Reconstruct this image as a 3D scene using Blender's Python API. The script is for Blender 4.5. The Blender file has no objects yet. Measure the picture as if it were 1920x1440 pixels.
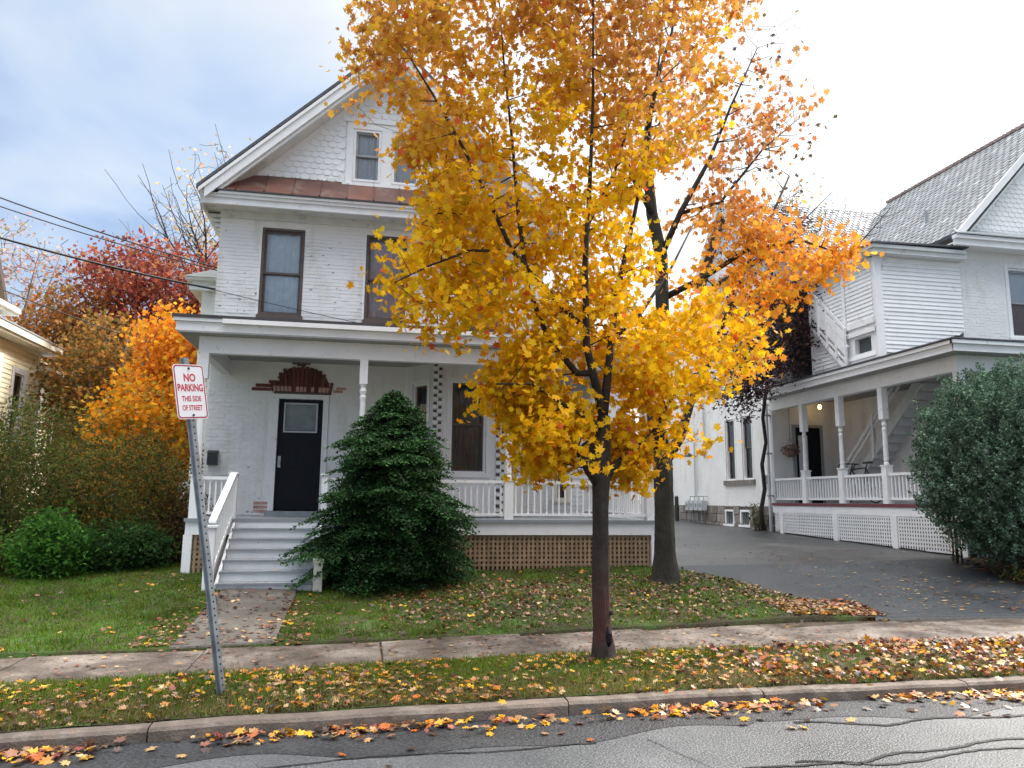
import bpy, math, random
import numpy as np
from mathutils import Matrix, Vector

random.seed(7)
RNG = np.random.default_rng(11)
sc = bpy.context.scene
COL = sc.collection
R = math.radians

# ------------------------------------------------------------------ camera
YAW, PITCH, ROLL = R(11.0), R(8.72), R(0.533)
FWD = Vector((math.sin(YAW) * math.cos(PITCH), math.cos(YAW) * math.cos(PITCH), math.sin(PITCH)))
_r0 = Vector((math.cos(YAW), -math.sin(YAW), 0)); _u0 = _r0.cross(FWD)
_r = _r0 * math.cos(ROLL) + _u0 * math.sin(ROLL); _u = -_r0 * math.sin(ROLL) + _u0 * math.cos(ROLL)
cam_d = bpy.data.cameras.new('camera'); cam = bpy.data.objects.new('camera', cam_d); COL.objects.link(cam)
cam.matrix_world = Matrix(((_r.x, _u.x, -FWD.x, 0), (_r.y, _u.y, -FWD.y, 0), (_r.z, _u.z, -FWD.z, 1.7), (0, 0, 0, 1)))
cam_d.sensor_width = 36; cam_d.lens = 36 * 1432 / 1920; cam_d.clip_end = 900
sc.camera = cam

# ------------------------------------------------------------------ light
SUN_AZ, SUN_EL = R(62), R(38)
SDIR = Vector((math.sin(SUN_AZ) * math.cos(SUN_EL), math.cos(SUN_AZ) * math.cos(SUN_EL), math.sin(SUN_EL)))
sd = bpy.data.lights.new('sun', 'SUN'); so = bpy.data.objects.new('sun', sd); COL.objects.link(so)
sd.energy = 1.5; sd.angle = R(14); sd.color = (1.0, 0.95, 0.88)
so.rotation_euler = (-SDIR).to_track_quat('-Z', 'Y').to_euler()
W = bpy.data.worlds.new('World'); sc.world = W; W.use_nodes = True
nt = W.node_tree; nt.nodes.clear()
def N(t, **k):
    n = nt.nodes.new(t)
    for a, b in k.items(): setattr(n, a, b)
    return n
L = lambda a, b: nt.links.new(a, b)
out = N('ShaderNodeOutputWorld'); bg = N('ShaderNodeBackground'); bg.inputs[1].default_value = 0.12
sky = N('ShaderNodeTexSky', sky_type='NISHITA', sun_disc=False, sun_elevation=SUN_EL, sun_rotation=SUN_AZ)
sky.dust_density = 2.0
tc = N('ShaderNodeTexCoord'); sep = N('ShaderNodeSeparateXYZ'); L(tc.outputs['Generated'], sep.inputs[0])
za = N('ShaderNodeMath', operation='ADD'); L(sep.outputs[2], za.inputs[0]); za.inputs[1].default_value = 0.42
dv = N('ShaderNodeVectorMath', operation='DIVIDE'); L(tc.outputs['Generated'], dv.inputs[0])
cb = N('ShaderNodeCombineXYZ')
for i in range(3): L(za.outputs[0], cb.inputs[i])
L(cb.outputs[0], dv.inputs[1])
n1 = N('ShaderNodeTexNoise'); L(dv.outputs[0], n1.inputs['Vector']); n1.inputs['Scale'].default_value = 2.3; n1.inputs['Detail'].default_value = 5; n1.inputs['Roughness'].default_value = 0.48; n1.inputs['Distortion'].default_value = 0.4
dt = N('ShaderNodeVectorMath', operation='DOT_PRODUCT'); L(tc.outputs['Generated'], dt.inputs[0]); dt.inputs[1].default_value = SDIR
gl = N('ShaderNodeMapRange'); L(dt.outputs['Value'], gl.inputs[0]); gl.inputs[1].default_value = 0.45; gl.inputs[2].default_value = 0.88; gl.interpolation_type = 'SMOOTHSTEP'
ad = N('ShaderNodeMath', operation='MULTIPLY_ADD'); L(gl.outputs[0], ad.inputs[0]); ad.inputs[1].default_value = 0.50; L(n1.outputs['Fac'], ad.inputs[2])
cr = N('ShaderNodeValToRGB'); L(ad.outputs[0], cr.inputs[0])
e = cr.color_ramp.elements
e[0].position = 0.43; e[0].color = (0.29, 0.39, 0.58, 1)
e[1].position = 0.66; e[1].color = (0.62, 0.65, 0.68, 1)
x = cr.color_ramp.elements.new(0.52); x.color = (0.44, 0.53, 0.66, 1)
x = cr.color_ramp.elements.new(0.92); x.color = (1.0, 1.0, 0.99, 1)
zr = N('ShaderNodeMapRange'); L(sep.outputs[2], zr.inputs[0]); zr.inputs[1].default_value = 0.62; zr.inputs[2].default_value = 0.97; zr.inputs[3].default_value = 2.7; zr.inputs[4].default_value = 21.0
zf_ = N('ShaderNodeMapRange'); L(sep.outputs[2], zf_.inputs[0]); zf_.inputs[1].default_value = 0.60; zf_.inputs[2].default_value = 0.85
mz = N('ShaderNodeMix', data_type='RGBA'); L(zf_.outputs[0], mz.inputs[0]); L(cr.outputs[0], mz.inputs[6]); mz.inputs[7].default_value = (0.74, 0.725, 0.70, 1)
sc1 = N('ShaderNodeVectorMath', operation='SCALE'); L(mz.outputs[2], sc1.inputs[0]); L(zr.outputs[0], sc1.inputs['Scale'])
mx = N('ShaderNodeMix', data_type='RGBA'); mx.inputs[0].default_value = 0.9
L(sky.outputs[0], mx.inputs[6]); L(sc1.outputs[0], mx.inputs[7]); L(mx.outputs[2], bg.inputs[0]); L(bg.outputs[0], out.inputs[0])
sc.view_settings.view_transform = 'Standard'; sc.view_settings.look = 'None'; sc.view_settings.gamma = 1
sc.view_settings.exposure = 2.02
sc.cycles.max_bounces = 6; sc.cycles.transparent_max_bounces = 12

# ------------------------------------------------------------------ materials
def mat(name, col, rough=0.6, var=0.12, scale=6.0, bump=0.0, bscale=60.0, spec=0.4, attr=False, rnd=0.0, stretch=None,
        dirt=None, dirt_amt=0.0, dscale=3.0, dstretch=None, trans=0.0, metal=0.0, emit=None):
    m = bpy.data.materials.new(name); m.use_nodes = True
    t = m.node_tree; t.nodes.clear()
    def n(tp, **k):
        q = t.nodes.new(tp)
        for a, b in k.items(): setattr(q, a, b)
        return q
    l = t.links.new
    o = n('ShaderNodeOutputMaterial'); p = n('ShaderNodeBsdfPrincipled')
    p.inputs['Roughness'].default_value = rough; p.inputs['Metallic'].default_value = metal
    p.inputs['Specular IOR Level'].default_value = spec
    geo = n('ShaderNodeNewGeometry')
    nz = n('ShaderNodeTexNoise'); nz.inputs['Scale'].default_value = scale; nz.inputs['Detail'].default_value = 6; l(geo.outputs['Position'], nz.inputs['Vector'])
    mr = n('ShaderNodeMapRange'); l(nz.outputs['Fac'], mr.inputs[0]); mr.inputs[1].default_value = 0.3; mr.inputs[2].default_value = 0.7; mr.inputs[3].default_value = 1 - var; mr.inputs[4].default_value = 1 + var
    if attr:
        c = n('ShaderNodeAttribute', attribute_name='Col'); csrc = c.outputs['Color']
    else:
        c = n('ShaderNodeRGB'); c.outputs[0].default_value = (*col, 1); csrc = c.outputs[0]
    sc_ = n('ShaderNodeVectorMath', operation='SCALE'); l(csrc, sc_.inputs[0]); l(mr.outputs[0], sc_.inputs['Scale'])
    src = sc_.outputs[0]
    if rnd:
        oi = n('ShaderNodeObjectInfo'); m2 = n('ShaderNodeMapRange'); l(oi.outputs['Random'], m2.inputs[0]); m2.inputs[3].default_value = 1 - rnd; m2.inputs[4].default_value = 1 + rnd
        s2 = n('ShaderNodeVectorMath', operation='SCALE'); l(src, s2.inputs[0]); l(m2.outputs[0], s2.inputs['Scale']); src = s2.outputs[0]
    if dirt:
        n2 = n('ShaderNodeTexNoise'); n2.inputs['Scale'].default_value = dscale; n2.inputs['Detail'].default_value = 9; n2.inputs['Roughness'].default_value = 0.65; l(geo.outputs['Position'], n2.inputs['Vector'])
        if dstretch:
            dm = n('ShaderNodeVectorMath', operation='MULTIPLY'); dm.inputs[1].default_value = dstretch; l(geo.outputs['Position'], dm.inputs[0]); l(dm.outputs[0], n2.inputs['Vector'])
        r2 = n('ShaderNodeMapRange'); l(n2.outputs['Fac'], r2.inputs[0]); r2.inputs[1].default_value = 0.62 - dirt_amt * 0.25; r2.inputs[2].default_value = 0.72; r2.clamp = True
        mm = n('ShaderNodeMix', data_type='RGBA'); l(r2.outputs[0], mm.inputs[0]); l(src, mm.inputs[6]); mm.inputs[7].default_value = (*dirt, 1); src = mm.outputs[2]
    l(src, p.inputs['Base Color'])
    if bump:
        n3 = n('ShaderNodeTexNoise'); n3.inputs['Scale'].default_value = bscale; n3.inputs['Detail'].default_value = 5; l(geo.outputs['Position'], n3.inputs['Vector'])
        if stretch:
            vm = n('ShaderNodeVectorMath', operation='MULTIPLY'); vm.inputs[1].default_value = stretch; l(geo.outputs['Position'], vm.inputs[0]); l(vm.outputs[0], n3.inputs['Vector'])
        b = n('ShaderNodeBump'); b.inputs['Strength'].default_value = bump; b.inputs['Distance'].default_value = 0.02; l(n3.outputs['Fac'], b.inputs['Height']); l(b.outputs[0], p.inputs['Normal'])
    if emit:
        p.inputs['Emission Color'].default_value = (*emit[:3], 1); p.inputs['Emission Strength'].default_value = emit[3]
    if trans:
        tr = n('ShaderNodeBsdfTranslucent'); l(src, tr.inputs['Color'])
        ms = n('ShaderNodeMixShader'); ms.inputs[0].default_value = trans; l(p.outputs[0], ms.inputs[1]); l(tr.outputs[0], ms.inputs[2]); l(ms.outputs[0], o.inputs[0])
    else: l(p.outputs[0], o.inputs[0])
    return m
M = dict(
    white=mat('white_paint', (.82, .82, .82), .5, .05, 3, .1, 40, dirt=(.58, .57, .54), dirt_amt=.05, dscale=9),
    brickw=mat('white_painted_brick', (.82, .82, .81), .6, .04, 1.2, .35, 90, dirt=(.66, .63, .58), dirt_amt=.42, dscale=5, dstretch=(.5, .5, .14), rnd=.05),
    trimg=mat('grey_white_trim', (.66, .68, .66), .55, .07, 4, .1, 40, dirt=(.4, .4, .36), dirt_amt=.3),
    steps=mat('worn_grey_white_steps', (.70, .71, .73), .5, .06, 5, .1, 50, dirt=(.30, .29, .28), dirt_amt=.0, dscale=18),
    treads=mat('grey_floor_and_nosing_shade', (.24, .26, .28), .45, .08, 6, .1, 50, dirt=(.22, .21, .20), dirt_amt=.05, dscale=16),  # grey floor paint, darkened so the treads carry the nosing shadow
    brown=mat('dark_brown_frame', (.10, .075, .065), .5, .15, 6),
    grey=mat('grey_frame', (.30, .33, .34), .5, .1, 6),
    copper=mat('weathered_red_metal', (.15, .062, .045), .35, .25, 2.5, .1, 20, rnd=.2, spec=.6, dirt=(.22, .16, .13), dirt_amt=.3),
    roofdark=mat('dark_grey_shingle', (.09, .095, .105), .75, .3, 9, .6, 70),
    edge=mat('dark_roof_edge', (.05, .045, .05), .6, .2, 8),
    slate=mat('grey_slate', (1, 1, 1), .55, .12, 5, .3, 40, attr=True, spec=.5),
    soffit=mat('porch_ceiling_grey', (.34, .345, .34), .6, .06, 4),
    redbrick=mat('dark_red_brick', (.15, .045, .035), .8, .25, 15, .5, 80, rnd=.4),
    pinkbrick=mat('flaking_pink_brick', (.48, .30, .25), .8, .2, 15, .5, 80, rnd=.2),
    chip=mat('bare_brick_chip', (.16, .10, .08), .85, .3, 20),
    mortar=mat('dark_mortar_and_joint_shadow', (.12, .11, .10), .9, .2, 20),  # dark mortar and backing; also colours the painted shadows at the bay corners
    black=mat('black_door_paint', (.006, .007, .011), .5, .15, 5, .05, 40, spec=.2),
    blackm=mat('black_metal', (.025, .025, .028), .4, .1, 5),
    curtb=mat('curtain_with_sky_reflection', (.72, .82, .90), .8, .08, 9),  # pale curtain; its blue takes in the sky reflection on the glass
    curtp=mat('mauve_curtain', (.48, .43, .49), .8, .1, 9),
    curtg=mat('grey_shade', (.66, .69, .72), .8, .05, 9),
    curtdoor=mat('grey_green_door_blind', (.26, .29, .28), .8, .25, 4),
    curtd=mat('dark_green_blind', (.075, .095, .095), .7, .15, 5),
    curtr=mat('brown_red_curtain', (.24, .15, .14), .8, .15, 20),
    dark=mat('near_black', (.008, .009, .010), .9, .1, 4),
    lattice=mat('tan_wood_lattice', (.29, .195, .12), .7, .2, 10, .2, 60, rnd=.15),
    clap=mat('white_clapboard', (.81, .82, .82), .5, .05, 3, .05, 50, rnd=.03, dirt=(.55, .55, .52), dirt_amt=.15),
    clapy=mat('cream_clapboard', (.84, .76, .55), .55, .06, 3, .05, 50, rnd=.04),
    cream=mat('cream_trim', (.84, .80, .68), .5, .06, 4),
    redfl=mat('maroon_floor_edge', (.16, .04, .05), .5, .15, 6),
    stone=mat('grey_foundation_stone', (.22, .20, .18), .85, .3, 7, .8, 30, rnd=.35),
    asph=None, galv=mat('galvanised_steel', (.30, .33, .36), .4, .2, 9, .05, 60, metal=.8, spec=.5),
    signw=mat('reflective_white_sheet', (.80, .78, .80), .4, .03, 5),
    signr=mat('faded_red_ink', (.52, .03, .06), .5, .15, 60),
    signd=mat('dark_sign_border', (.10, .01, .05), .5, .1, 20),
    bark=mat('wet_dark_bark', (.027, .021, .018), .8, .4, 9, 1.0, 60, stretch=(1, 1, .22), dirt=(.050, .044, .036), dirt_amt=.5, dscale=8),
    barkg=mat('mossy_grey_bark', (.026, .023, .018), .85, .45, 7, 1.0, 38, stretch=(1, 1, .2), dirt=(.032, .038, .018), dirt_amt=.5, dscale=5),
    barkf=mat('pale_far_bark', (.15, .13, .12), .85, .2, 6),
    leaf=mat('translucent_leaf', (1, 1, 1), .6, .06, 8, attr=True, trans=.5, spec=.12),
    litter=mat('fallen_leaf', (1, 1, 1), .45, .15, 14, attr=True, spec=.5, trans=.15),
    needle=mat('conifer_needle', (1, 1, 1), .7, .15, 5, attr=True, trans=.15, spec=.06),
    grass=mat('grass_blade', (1, 1, 1), .6, .3, 1.6, attr=True, trans=.35, spec=.12),
    pipe=mat('pale_grey_conduit', (.5, .52, .54), .5, .05, 5),
    lamp=mat('lit_yellow_lamp', (.9, .6, .2), .5, .02, 4, emit=(1, .62, .2, 5)),
    cable=mat('black_cable', (.02, .02, .022), .5, .1, 5),
    flower=mat('dried_flowers', (.2, .12, .09), .8, .4, 40),
    tile=mat('red_brown_ridge_tile', (.30, .22, .20), .8, .2, 8, rnd=.2),
    concrete=mat('concrete_kerb_stone', (.135, .105, .085), .75, .25, 5, .5, 60, rnd=.07, dirt=(.22, .19, .16), dirt_amt=.4, dscale=6, spec=.35),
)
def glass():
    m = bpy.data.materials.new('window_glass'); m.use_nodes = True; t = m.node_tree; t.nodes.clear()
    o = t.nodes.new('ShaderNodeOutputMaterial'); a = t.nodes.new('ShaderNodeBsdfTransparent'); g = t.nodes.new('ShaderNodeBsdfGlossy'); x = t.nodes.new('ShaderNodeMixShader'); f = t.nodes.new('ShaderNodeFresnel')
    a.inputs[0].default_value = (.95, .97, .98, 1); g.inputs['Roughness'].default_value = .03; f.inputs[0].default_value = 1.5
    t.links.new(f.outputs[0], x.inputs[0]); t.links.new(a.outputs[0], x.inputs[1]); t.links.new(g.outputs[0], x.inputs[2]); t.links.new(x.outputs[0], o.inputs[0])
    return m
M['glass'] = glass()
def ramp_ground(name, cols, scale, rough, bump, bscale, fine=None, spec=.35, rough2=None):
    """ground material: colour ramp over world-space noise, optional fine speckle"""
    m = bpy.data.materials.new(name); m.use_nodes = True; t = m.node_tree; p = t.nodes['Principled BSDF']
    def n(tp, **k):
        q = t.nodes.new(tp)
        for a, b in k.items(): setattr(q, a, b)
        return q
    l = t.links.new
    geo = n('ShaderNodeNewGeometry'); a = n('ShaderNodeTexNoise'); a.inputs['Scale'].default_value = scale; a.inputs['Detail'].default_value = 8; a.inputs['Roughness'].default_value = .6; l(geo.outputs['Position'], a.inputs['Vector'])
    r = n('ShaderNodeValToRGB'); l(a.outputs['Fac'], r.inputs[0]); el = r.color_ramp.elements
    el[0].position = cols[0][0]; el[0].color = (*cols[0][1], 1); el[1].position = cols[-1][0]; el[1].color = (*cols[-1][1], 1)
    for ps, c in cols[1:-1]: el.new(ps).color = (*c, 1)
    src = r.outputs[0]
    if fine:
        fs, amt = fine
        b = n('ShaderNodeTexNoise'); b.inputs['Scale'].default_value = fs; b.inputs['Detail'].default_value = 3; l(geo.outputs['Position'], b.inputs['Vector'])
        mr = n('ShaderNodeMapRange'); l(b.outputs['Fac'], mr.inputs[0]); mr.inputs[1].default_value = .35; mr.inputs[2].default_value = .65; mr.inputs[3].default_value = 1 - amt; mr.inputs[4].default_value = 1 + amt
        s = n('ShaderNodeVectorMath', operation='SCALE'); l(src, s.inputs[0]); l(mr.outputs[0], s.inputs['Scale']); src = s.outputs[0]
    l(src, p.inputs['Base Color']); p.inputs['Roughness'].default_value = rough; p.inputs['Specular IOR Level'].default_value = spec
    if rough2:
        q = n('ShaderNodeMapRange'); l(a.outputs['Fac'], q.inputs[0]); q.inputs[1].default_value = .35; q.inputs[2].default_value = .65; q.inputs[3].default_value = rough2; q.inputs[4].default_value = rough; l(q.outputs[0], p.inputs['Roughness'])
    c = n('ShaderNodeTexNoise'); c.inputs['Scale'].default_value = bscale; c.inputs['Detail'].default_value = 6; l(geo.outputs['Position'], c.inputs['Vector'])
    bb = n('ShaderNodeBump'); bb.inputs['Strength'].default_value = bump; bb.inputs['Distance'].default_value = .02; l(c.outputs['Fac'], bb.inputs['Height']); l(bb.outputs[0], p.inputs['Normal'])
    return m
def red_bark():
    m = M['bark'].copy(); m.name = 'reddish_wet_bark'; t = m.node_tree; p = [q for q in t.nodes if q.type == 'BSDF_PRINCIPLED'][0]; src = p.inputs['Base Color'].links[0].from_socket
    g = t.nodes.new('ShaderNodeNewGeometry'); sx = t.nodes.new('ShaderNodeSeparateXYZ'); t.links.new(g.outputs['Position'], sx.inputs[0]); nz = t.nodes.new('ShaderNodeTexNoise'); nz.inputs['Scale'].default_value = 3.5; t.links.new(g.outputs['Position'], nz.inputs['Vector'])
    a = t.nodes.new('ShaderNodeMath'); a.operation = 'MULTIPLY_ADD'; t.links.new(nz.outputs['Fac'], a.inputs[0]); a.inputs[1].default_value = .45; hz = t.nodes.new('ShaderNodeMath'); hz.operation = 'MULTIPLY'; hz.inputs[1].default_value = .5; t.links.new(sx.outputs[2], hz.inputs[0]); t.links.new(hz.outputs[0], a.inputs[2])
    r = t.nodes.new('ShaderNodeValToRGB'); t.links.new(a.outputs[0], r.inputs[0]); e = r.color_ramp.elements; e[0].position = .36; e[0].color = (0, 0, 0, 1); e[1].position = .78; e[1].color = (0, 0, 0, 1); e.new(.47).color = (.8, .8, .8, 1); e.new(.62).color = (.5, .5, .5, 1)
    x = t.nodes.new('ShaderNodeMix'); x.data_type = 'RGBA'; t.links.new(r.outputs[0], x.inputs[0]); t.links.new(src, x.inputs[6]); x.inputs[7].default_value = (.075, .022, .015, 1); t.links.new(x.outputs[2], p.inputs['Base Color']); return m
M['barkr'] = red_bark()
M['road'] = ramp_ground('worn_grey_asphalt', [(.3, (.050, .055, .060)), (.55, (.080, .085, .090)), (.72, (.125, .13, .134))], .7, .6, .7, 60, (48, .42), .45, .38)
M['roadwet'] = ramp_ground('damp_dark_asphalt', [(.3, (.018, .02, .023)), (.6, (.034, .036, .04)), (.75, (.06, .063, .065))], 1.6, .6, .9, 55, (38, .55), .35, .4)
M['tar'] = ramp_ground('tar_seal', [(.3, (.014, .014, .016)), (.7, (.03, .03, .032))], 5, .35, .3, 80)
M['drive'] = ramp_ground('old_grey_driveway_asphalt', [(.3, (.028, .029, .030)), (.55, (.052, .053, .054)), (.7, (.095, .096, .096))], .5, .55, .5, 50, (40, .22), .45, .36)
M['drivenew'] = ramp_ground('newer_dark_asphalt', [(.3, (.020, .025, .030)), (.55, (.032, .037, .042)), (.72, (.052, .057, .062))], 1.0, .6, .6, 50, (34, .45), .35, .45)
M['slab'] = ramp_ground('stained_concrete_slab', [(.34, (.055, .040, .031)), (.5, (.115, .088, .070)), (.66, (.22, .185, .155))], 1.9, .6, .5, 60, (38, .28), .5, .38)
M['path'] = ramp_ground('damp_concrete_path', [(.3, (.045, .038, .030)), (.55, (.085, .074, .060)), (.72, (.14, .125, .105))], 2.0, .6, .4, 70, (60, .2), .45)
M['soil'] = ramp_ground('lawn_soil', [(.38, (.035, .024, .012)), (.5, (.040, .045, .010)), (.65, (.04, .085, .010))], 2.5, .85, .8, 40, (50, .3))
M['mulch'] = ramp_ground('leafy_mulch', [(.3, (.03, .022, .015)), (.6, (.07, .05, .03)), (.75, (.11, .08, .045))], 6, .85, 1.0, 40, (60, .35))
M['paint'] = ramp_ground('worn_white_road_mark', [(.40, (.16, .165, .165)), (.55, (.26, .26, .26)), (.7, (.45, .45, .45))], 22, .6, .3, 90, (150, .3))

# ------------------------------------------------------------------ builders
ORG = {}
def link(o, parent=None):
    COL.objects.link(o)
    if parent is not None: o.parent = parent
    return o
def thing(name, label, cat, org=(0, 0, 0), group=None):
    o = bpy.data.objects.new(name, None); link(o); o.location = org; o.empty_display_size = .3
    o['label'] = label; o['category'] = cat
    if group: o['group'] = group
    ORG[o] = Vector(org); return o
def tag(o, label, cat, group=None):
    o['label'] = label; o['category'] = cat
    if group: o['group'] = group
    return o
def origin(p): return ORG.get(p, Vector((0, 0, 0)))
def raw_mesh(name, V, F, m, cols=None, smooth=False):
    me = bpy.data.meshes.new(name)
    V = np.asarray(V, dtype=np.float32).reshape(-1, 3)
    if isinstance(F, np.ndarray):
        k = F.shape[1]; me.vertices.add(len(V)); me.vertices.foreach_set('co', V.ravel())
        me.loops.add(F.size); me.loops.foreach_set('vertex_index', F.ravel().astype(np.int32))
        me.polygons.add(len(F)); me.polygons.foreach_set('loop_start', np.arange(0, F.size, k, dtype=np.int32))
        me.update(calc_edges=True)
    else:
        me.from_pydata(V.tolist(), [], F); me.update()
    if m is not None: me.materials.append(m)
    if cols is not None:
        a = me.color_attributes.new('Col', 'FLOAT_COLOR', 'POINT')
        c = np.ones((len(V), 4), dtype=np.float32); c[:, :3] = cols; a.data.foreach_set('color', c.ravel())
    if smooth: me.polygons.foreach_set('use_smooth', np.ones(len(me.polygons), dtype=bool))
    return me
def mobj(name, V, F, m, parent=None, cols=None, smooth=False, kind=None):
    o0 = origin(parent) if parent is not None else Vector((0, 0, 0))
    V = np.asarray(V, dtype=np.float32).reshape(-1, 3) - np.array(o0, dtype=np.float32)
    o = bpy.data.objects.new(name, raw_mesh(name, V, F, m, cols, smooth)); link(o, parent)
    ORG[o] = o0
    if kind: o['kind'] = kind
    return o
class Fr:
    """wall frame: u along wall, d outward, z up"""
    def __init__(s, ox, oy, ex=(1, 0)):
        l = math.hypot(*ex); s.o = (ox, oy); s.e = (ex[0] / l, ex[1] / l); s.n = (s.e[1], -s.e[0]); s.ang = math.atan2(s.e[1], s.e[0])
    def p(s, u, d, z): return (s.o[0] + u * s.e[0] + d * s.n[0], s.o[1] + u * s.e[1] + d * s.n[1], z)
FW = Fr(0, 0)
class MB:
    def __init__(s): s.v = []; s.f = []
    def add(s, vs, fs):
        k = len(s.v); s.v += [tuple(v) for v in vs]; s.f += [[i + k for i in f] for f in fs]; return s
    def fbox(s, fr, u0, u1, d0, d1, z0, z1):
        P = [fr.p(u, d, z) for z in (z0, z1) for (u, d) in ((u0, d1), (u1, d1), (u1, d0), (u0, d0))]
        return s.add(P, [[3, 2, 1, 0], [4, 5, 6, 7], [0, 1, 5, 4], [1, 2, 6, 5], [2, 3, 7, 6], [3, 0, 4, 7]])
    def box(s, x0, x1, y0, y1, z0, z1):
        P = [(x, y, z) for z in (z0, z1) for (x, y) in ((x0, y0), (x1, y0), (x1, y1), (x0, y1))]
        return s.add(P, [[3, 2, 1, 0], [4, 5, 6, 7], [0, 1, 5, 4], [1, 2, 6, 5], [2, 3, 7, 6], [3, 0, 4, 7]])
    def bar(s, a, b, w, h, up=(0, 0, 1)):
        a = Vector(a); b = Vector(b); d = (b - a).normalized(); u = Vector(up); sd = d.cross(u).normalized(); u = sd.cross(d).normalized()
        P = []
        for q in (a, b):
            for (i, j) in ((-1, -1), (1, -1), (1, 1), (-1, 1)): P.append(q + sd * (i * w / 2) + u * (j * h / 2))
        return s.add(P, [[0, 1, 2, 3], [7, 6, 5, 4], [0, 4, 5, 1], [1, 5, 6, 2], [2, 6, 7, 3], [3, 7, 4, 0]])
    def prism(s, pts, vec):
        """extrude a planar polygon by a vector"""
        n = len(pts); v = Vector(vec); P = [Vector(p) for p in pts] + [Vector(p) + v for p in pts]
        return s.add(P, [list(range(n))[::-1], list(range(n, 2 * n))] + [[i, (i + 1) % n, n + (i + 1) % n, n + i] for i in range(n)])
    def tube(s, pts, rads, k=6, cap=True):
        pts = [Vector(p) for p in pts]; n = len(pts)
        if not hasattr(rads, '__len__'): rads = [rads] * n
        base = len(s.v); ref = Vector((0.3, 0.2, 1)) if abs((pts[-1] - pts[0]).normalized().z) < .9 else Vector((1, .1, 0))
        for i, p in enumerate(pts):
            d = (pts[min(i + 1, n - 1)] - pts[max(i - 1, 0)]).normalized(); a = d.cross(ref).normalized(); b = d.cross(a)
            for j in range(k):
                t = 2 * math.pi * j / k; s.v.append(tuple(p + (a * math.cos(t) + b * math.sin(t)) * rads[i]))
        for i in range(n - 1):
            for j in range(k):
                q = base + i * k; s.f.append([q + j, q + (j + 1) % k, q + k + (j + 1) % k, q + k + j])
        if cap:
            s.f.append([base + j for j in range(k)][::-1]); s.f.append([base + (n - 1) * k + j for j in range(k)])
        return s
    def lathe(s, cx, cy, prof, k=10):
        return s.tube([(cx, cy, z) for z, r in prof], [r for z, r in prof], k)
    def build(s, name, m, parent=None, smooth=False, kind=None):
        return mobj(name, s.v, s.f, m, parent, smooth=smooth, kind=kind)
PIECE = {}
def piece(name, size, m, parent, loc, rotz=0, mesh=None, rot=None, bev=0.0):
    """shared-mesh small box piece centred at loc (world)"""
    key = (name, tuple(round(a, 3) for a in size) if size else None, m.name, id(mesh))
    if key not in PIECE:
        if mesh is None:
            b = MB(); x, y, z = [a / 2 for a in size]; b.box(-x, x, -y, y, -z, z); mesh = raw_mesh(name, b.v, b.f, m)
        PIECE[key] = mesh
    o = bpy.data.objects.new(name, PIECE[key]); link(o, parent); o.location = Vector(loc) - origin(parent)
    o.rotation_euler = rot if rot else (0, 0, rotz); return o
def segs(a, b, cuts):
    """intervals of [a,b] outside cuts"""
    r = [(a, b)]
    for c0, c1 in cuts:
        q = []
        for s0, s1 in r:
            if c1 <= s0 or c0 >= s1: q.append((s0, s1)); continue
            if c0 > s0: q.append((s0, c0))
            if c1 < s1: q.append((c1, s1))
        r = q
    return [t for t in r if t[1] - t[0] > .02]
def wall(fr, u0, u1, z0, z1, holes, name, m, parent, th=.22):
    b = MB(); us = sorted({u0, u1, *[h[0] for h in holes], *[h[1] for h in holes]}); us = [u for u in us if u0 <= u <= u1]
    for i in range(len(us) - 1):
        mid = (us[i] + us[i + 1]) / 2; cuts = [(h[2], h[3]) for h in holes if h[0] < mid < h[1]]
        for s0, s1 in segs(z0, z1, cuts): b.fbox(fr, us[i], us[i + 1], -th, 0, s0, s1)
    return b.build(name, m, parent)
def bricks(fr, u0, u1, z0, z1, holes, m, parent, budget, pr=.009, bl=.205, bh=.062, j=.011):
    """painted brick skin: courses of bricks proud of the wall; budget of them single objects, rest one mesh"""
    st = MB(); out = []; row = 0; z = z0
    while z + bh < z1:
        cuts = [(h[0], h[1]) for h in holes if h[2] - .01 < z + bh and h[3] + .01 > z]
        for s0, s1 in segs(u0, u1, cuts):
            u = s0 - (bl + j) * .5 * (row % 2)
            while u < s1 - .03:
                a, c = max(u, s0), min(u + bl, s1)
                if c - a > .03: out.append((a, c, z))
                u += bl + j
        z += bh + j; row += 1
    full = [o for o in out if abs(o[1] - o[0] - bl) < 1e-6]; single = set(full[:budget])
    for a, c, z in out:
        k = pr * (0.35 + 1.0 * random.random())
        if (a, c, z) in single: piece('brick', (bl, .02, bh), m, parent, fr.p((a + c) / 2, -.01 + k, z + bh / 2), fr.ang + random.uniform(-.004, .004))
        else: st.fbox(fr, a, c, 0, k, z, z + bh)
    if st.v: st.build('brick_courses', m, parent, kind='stuff')
def clapboards(fr, u0, u1, z0, z1, holes, m, parent, ex=.1, name='clapboard', slope=None):
    z = z0
    while z < z1 - .01:
        zt = min(z + ex, z1); cuts = [(h[0], h[1]) for h in holes if h[2] < z + ex * .5 < h[3]]
        for s0, s1 in segs(u0, u1, cuts):
            a0 = s0
            if slope:  # board trimmed where the wall meets a rising roof
                lim = slope(z)
                if lim > s1: continue
            b = MB(); k = random.uniform(.018, .024)
            P = [fr.p(s0, 0, z), fr.p(s1, 0, z), fr.p(s1, k, z), fr.p(s0, k, z), fr.p(s0, 0, zt + .008), fr.p(s1, 0, zt + .008), fr.p(s1, .003, zt + .008), fr.p(s0, .003, zt + .008)]
            b.add(P, [[0, 1, 2, 3], [3, 2, 6, 7], [4, 7, 6, 5], [0, 3, 7, 4], [1, 5, 6, 2]]); b.build(name, m, parent)
        z += ex
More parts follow.
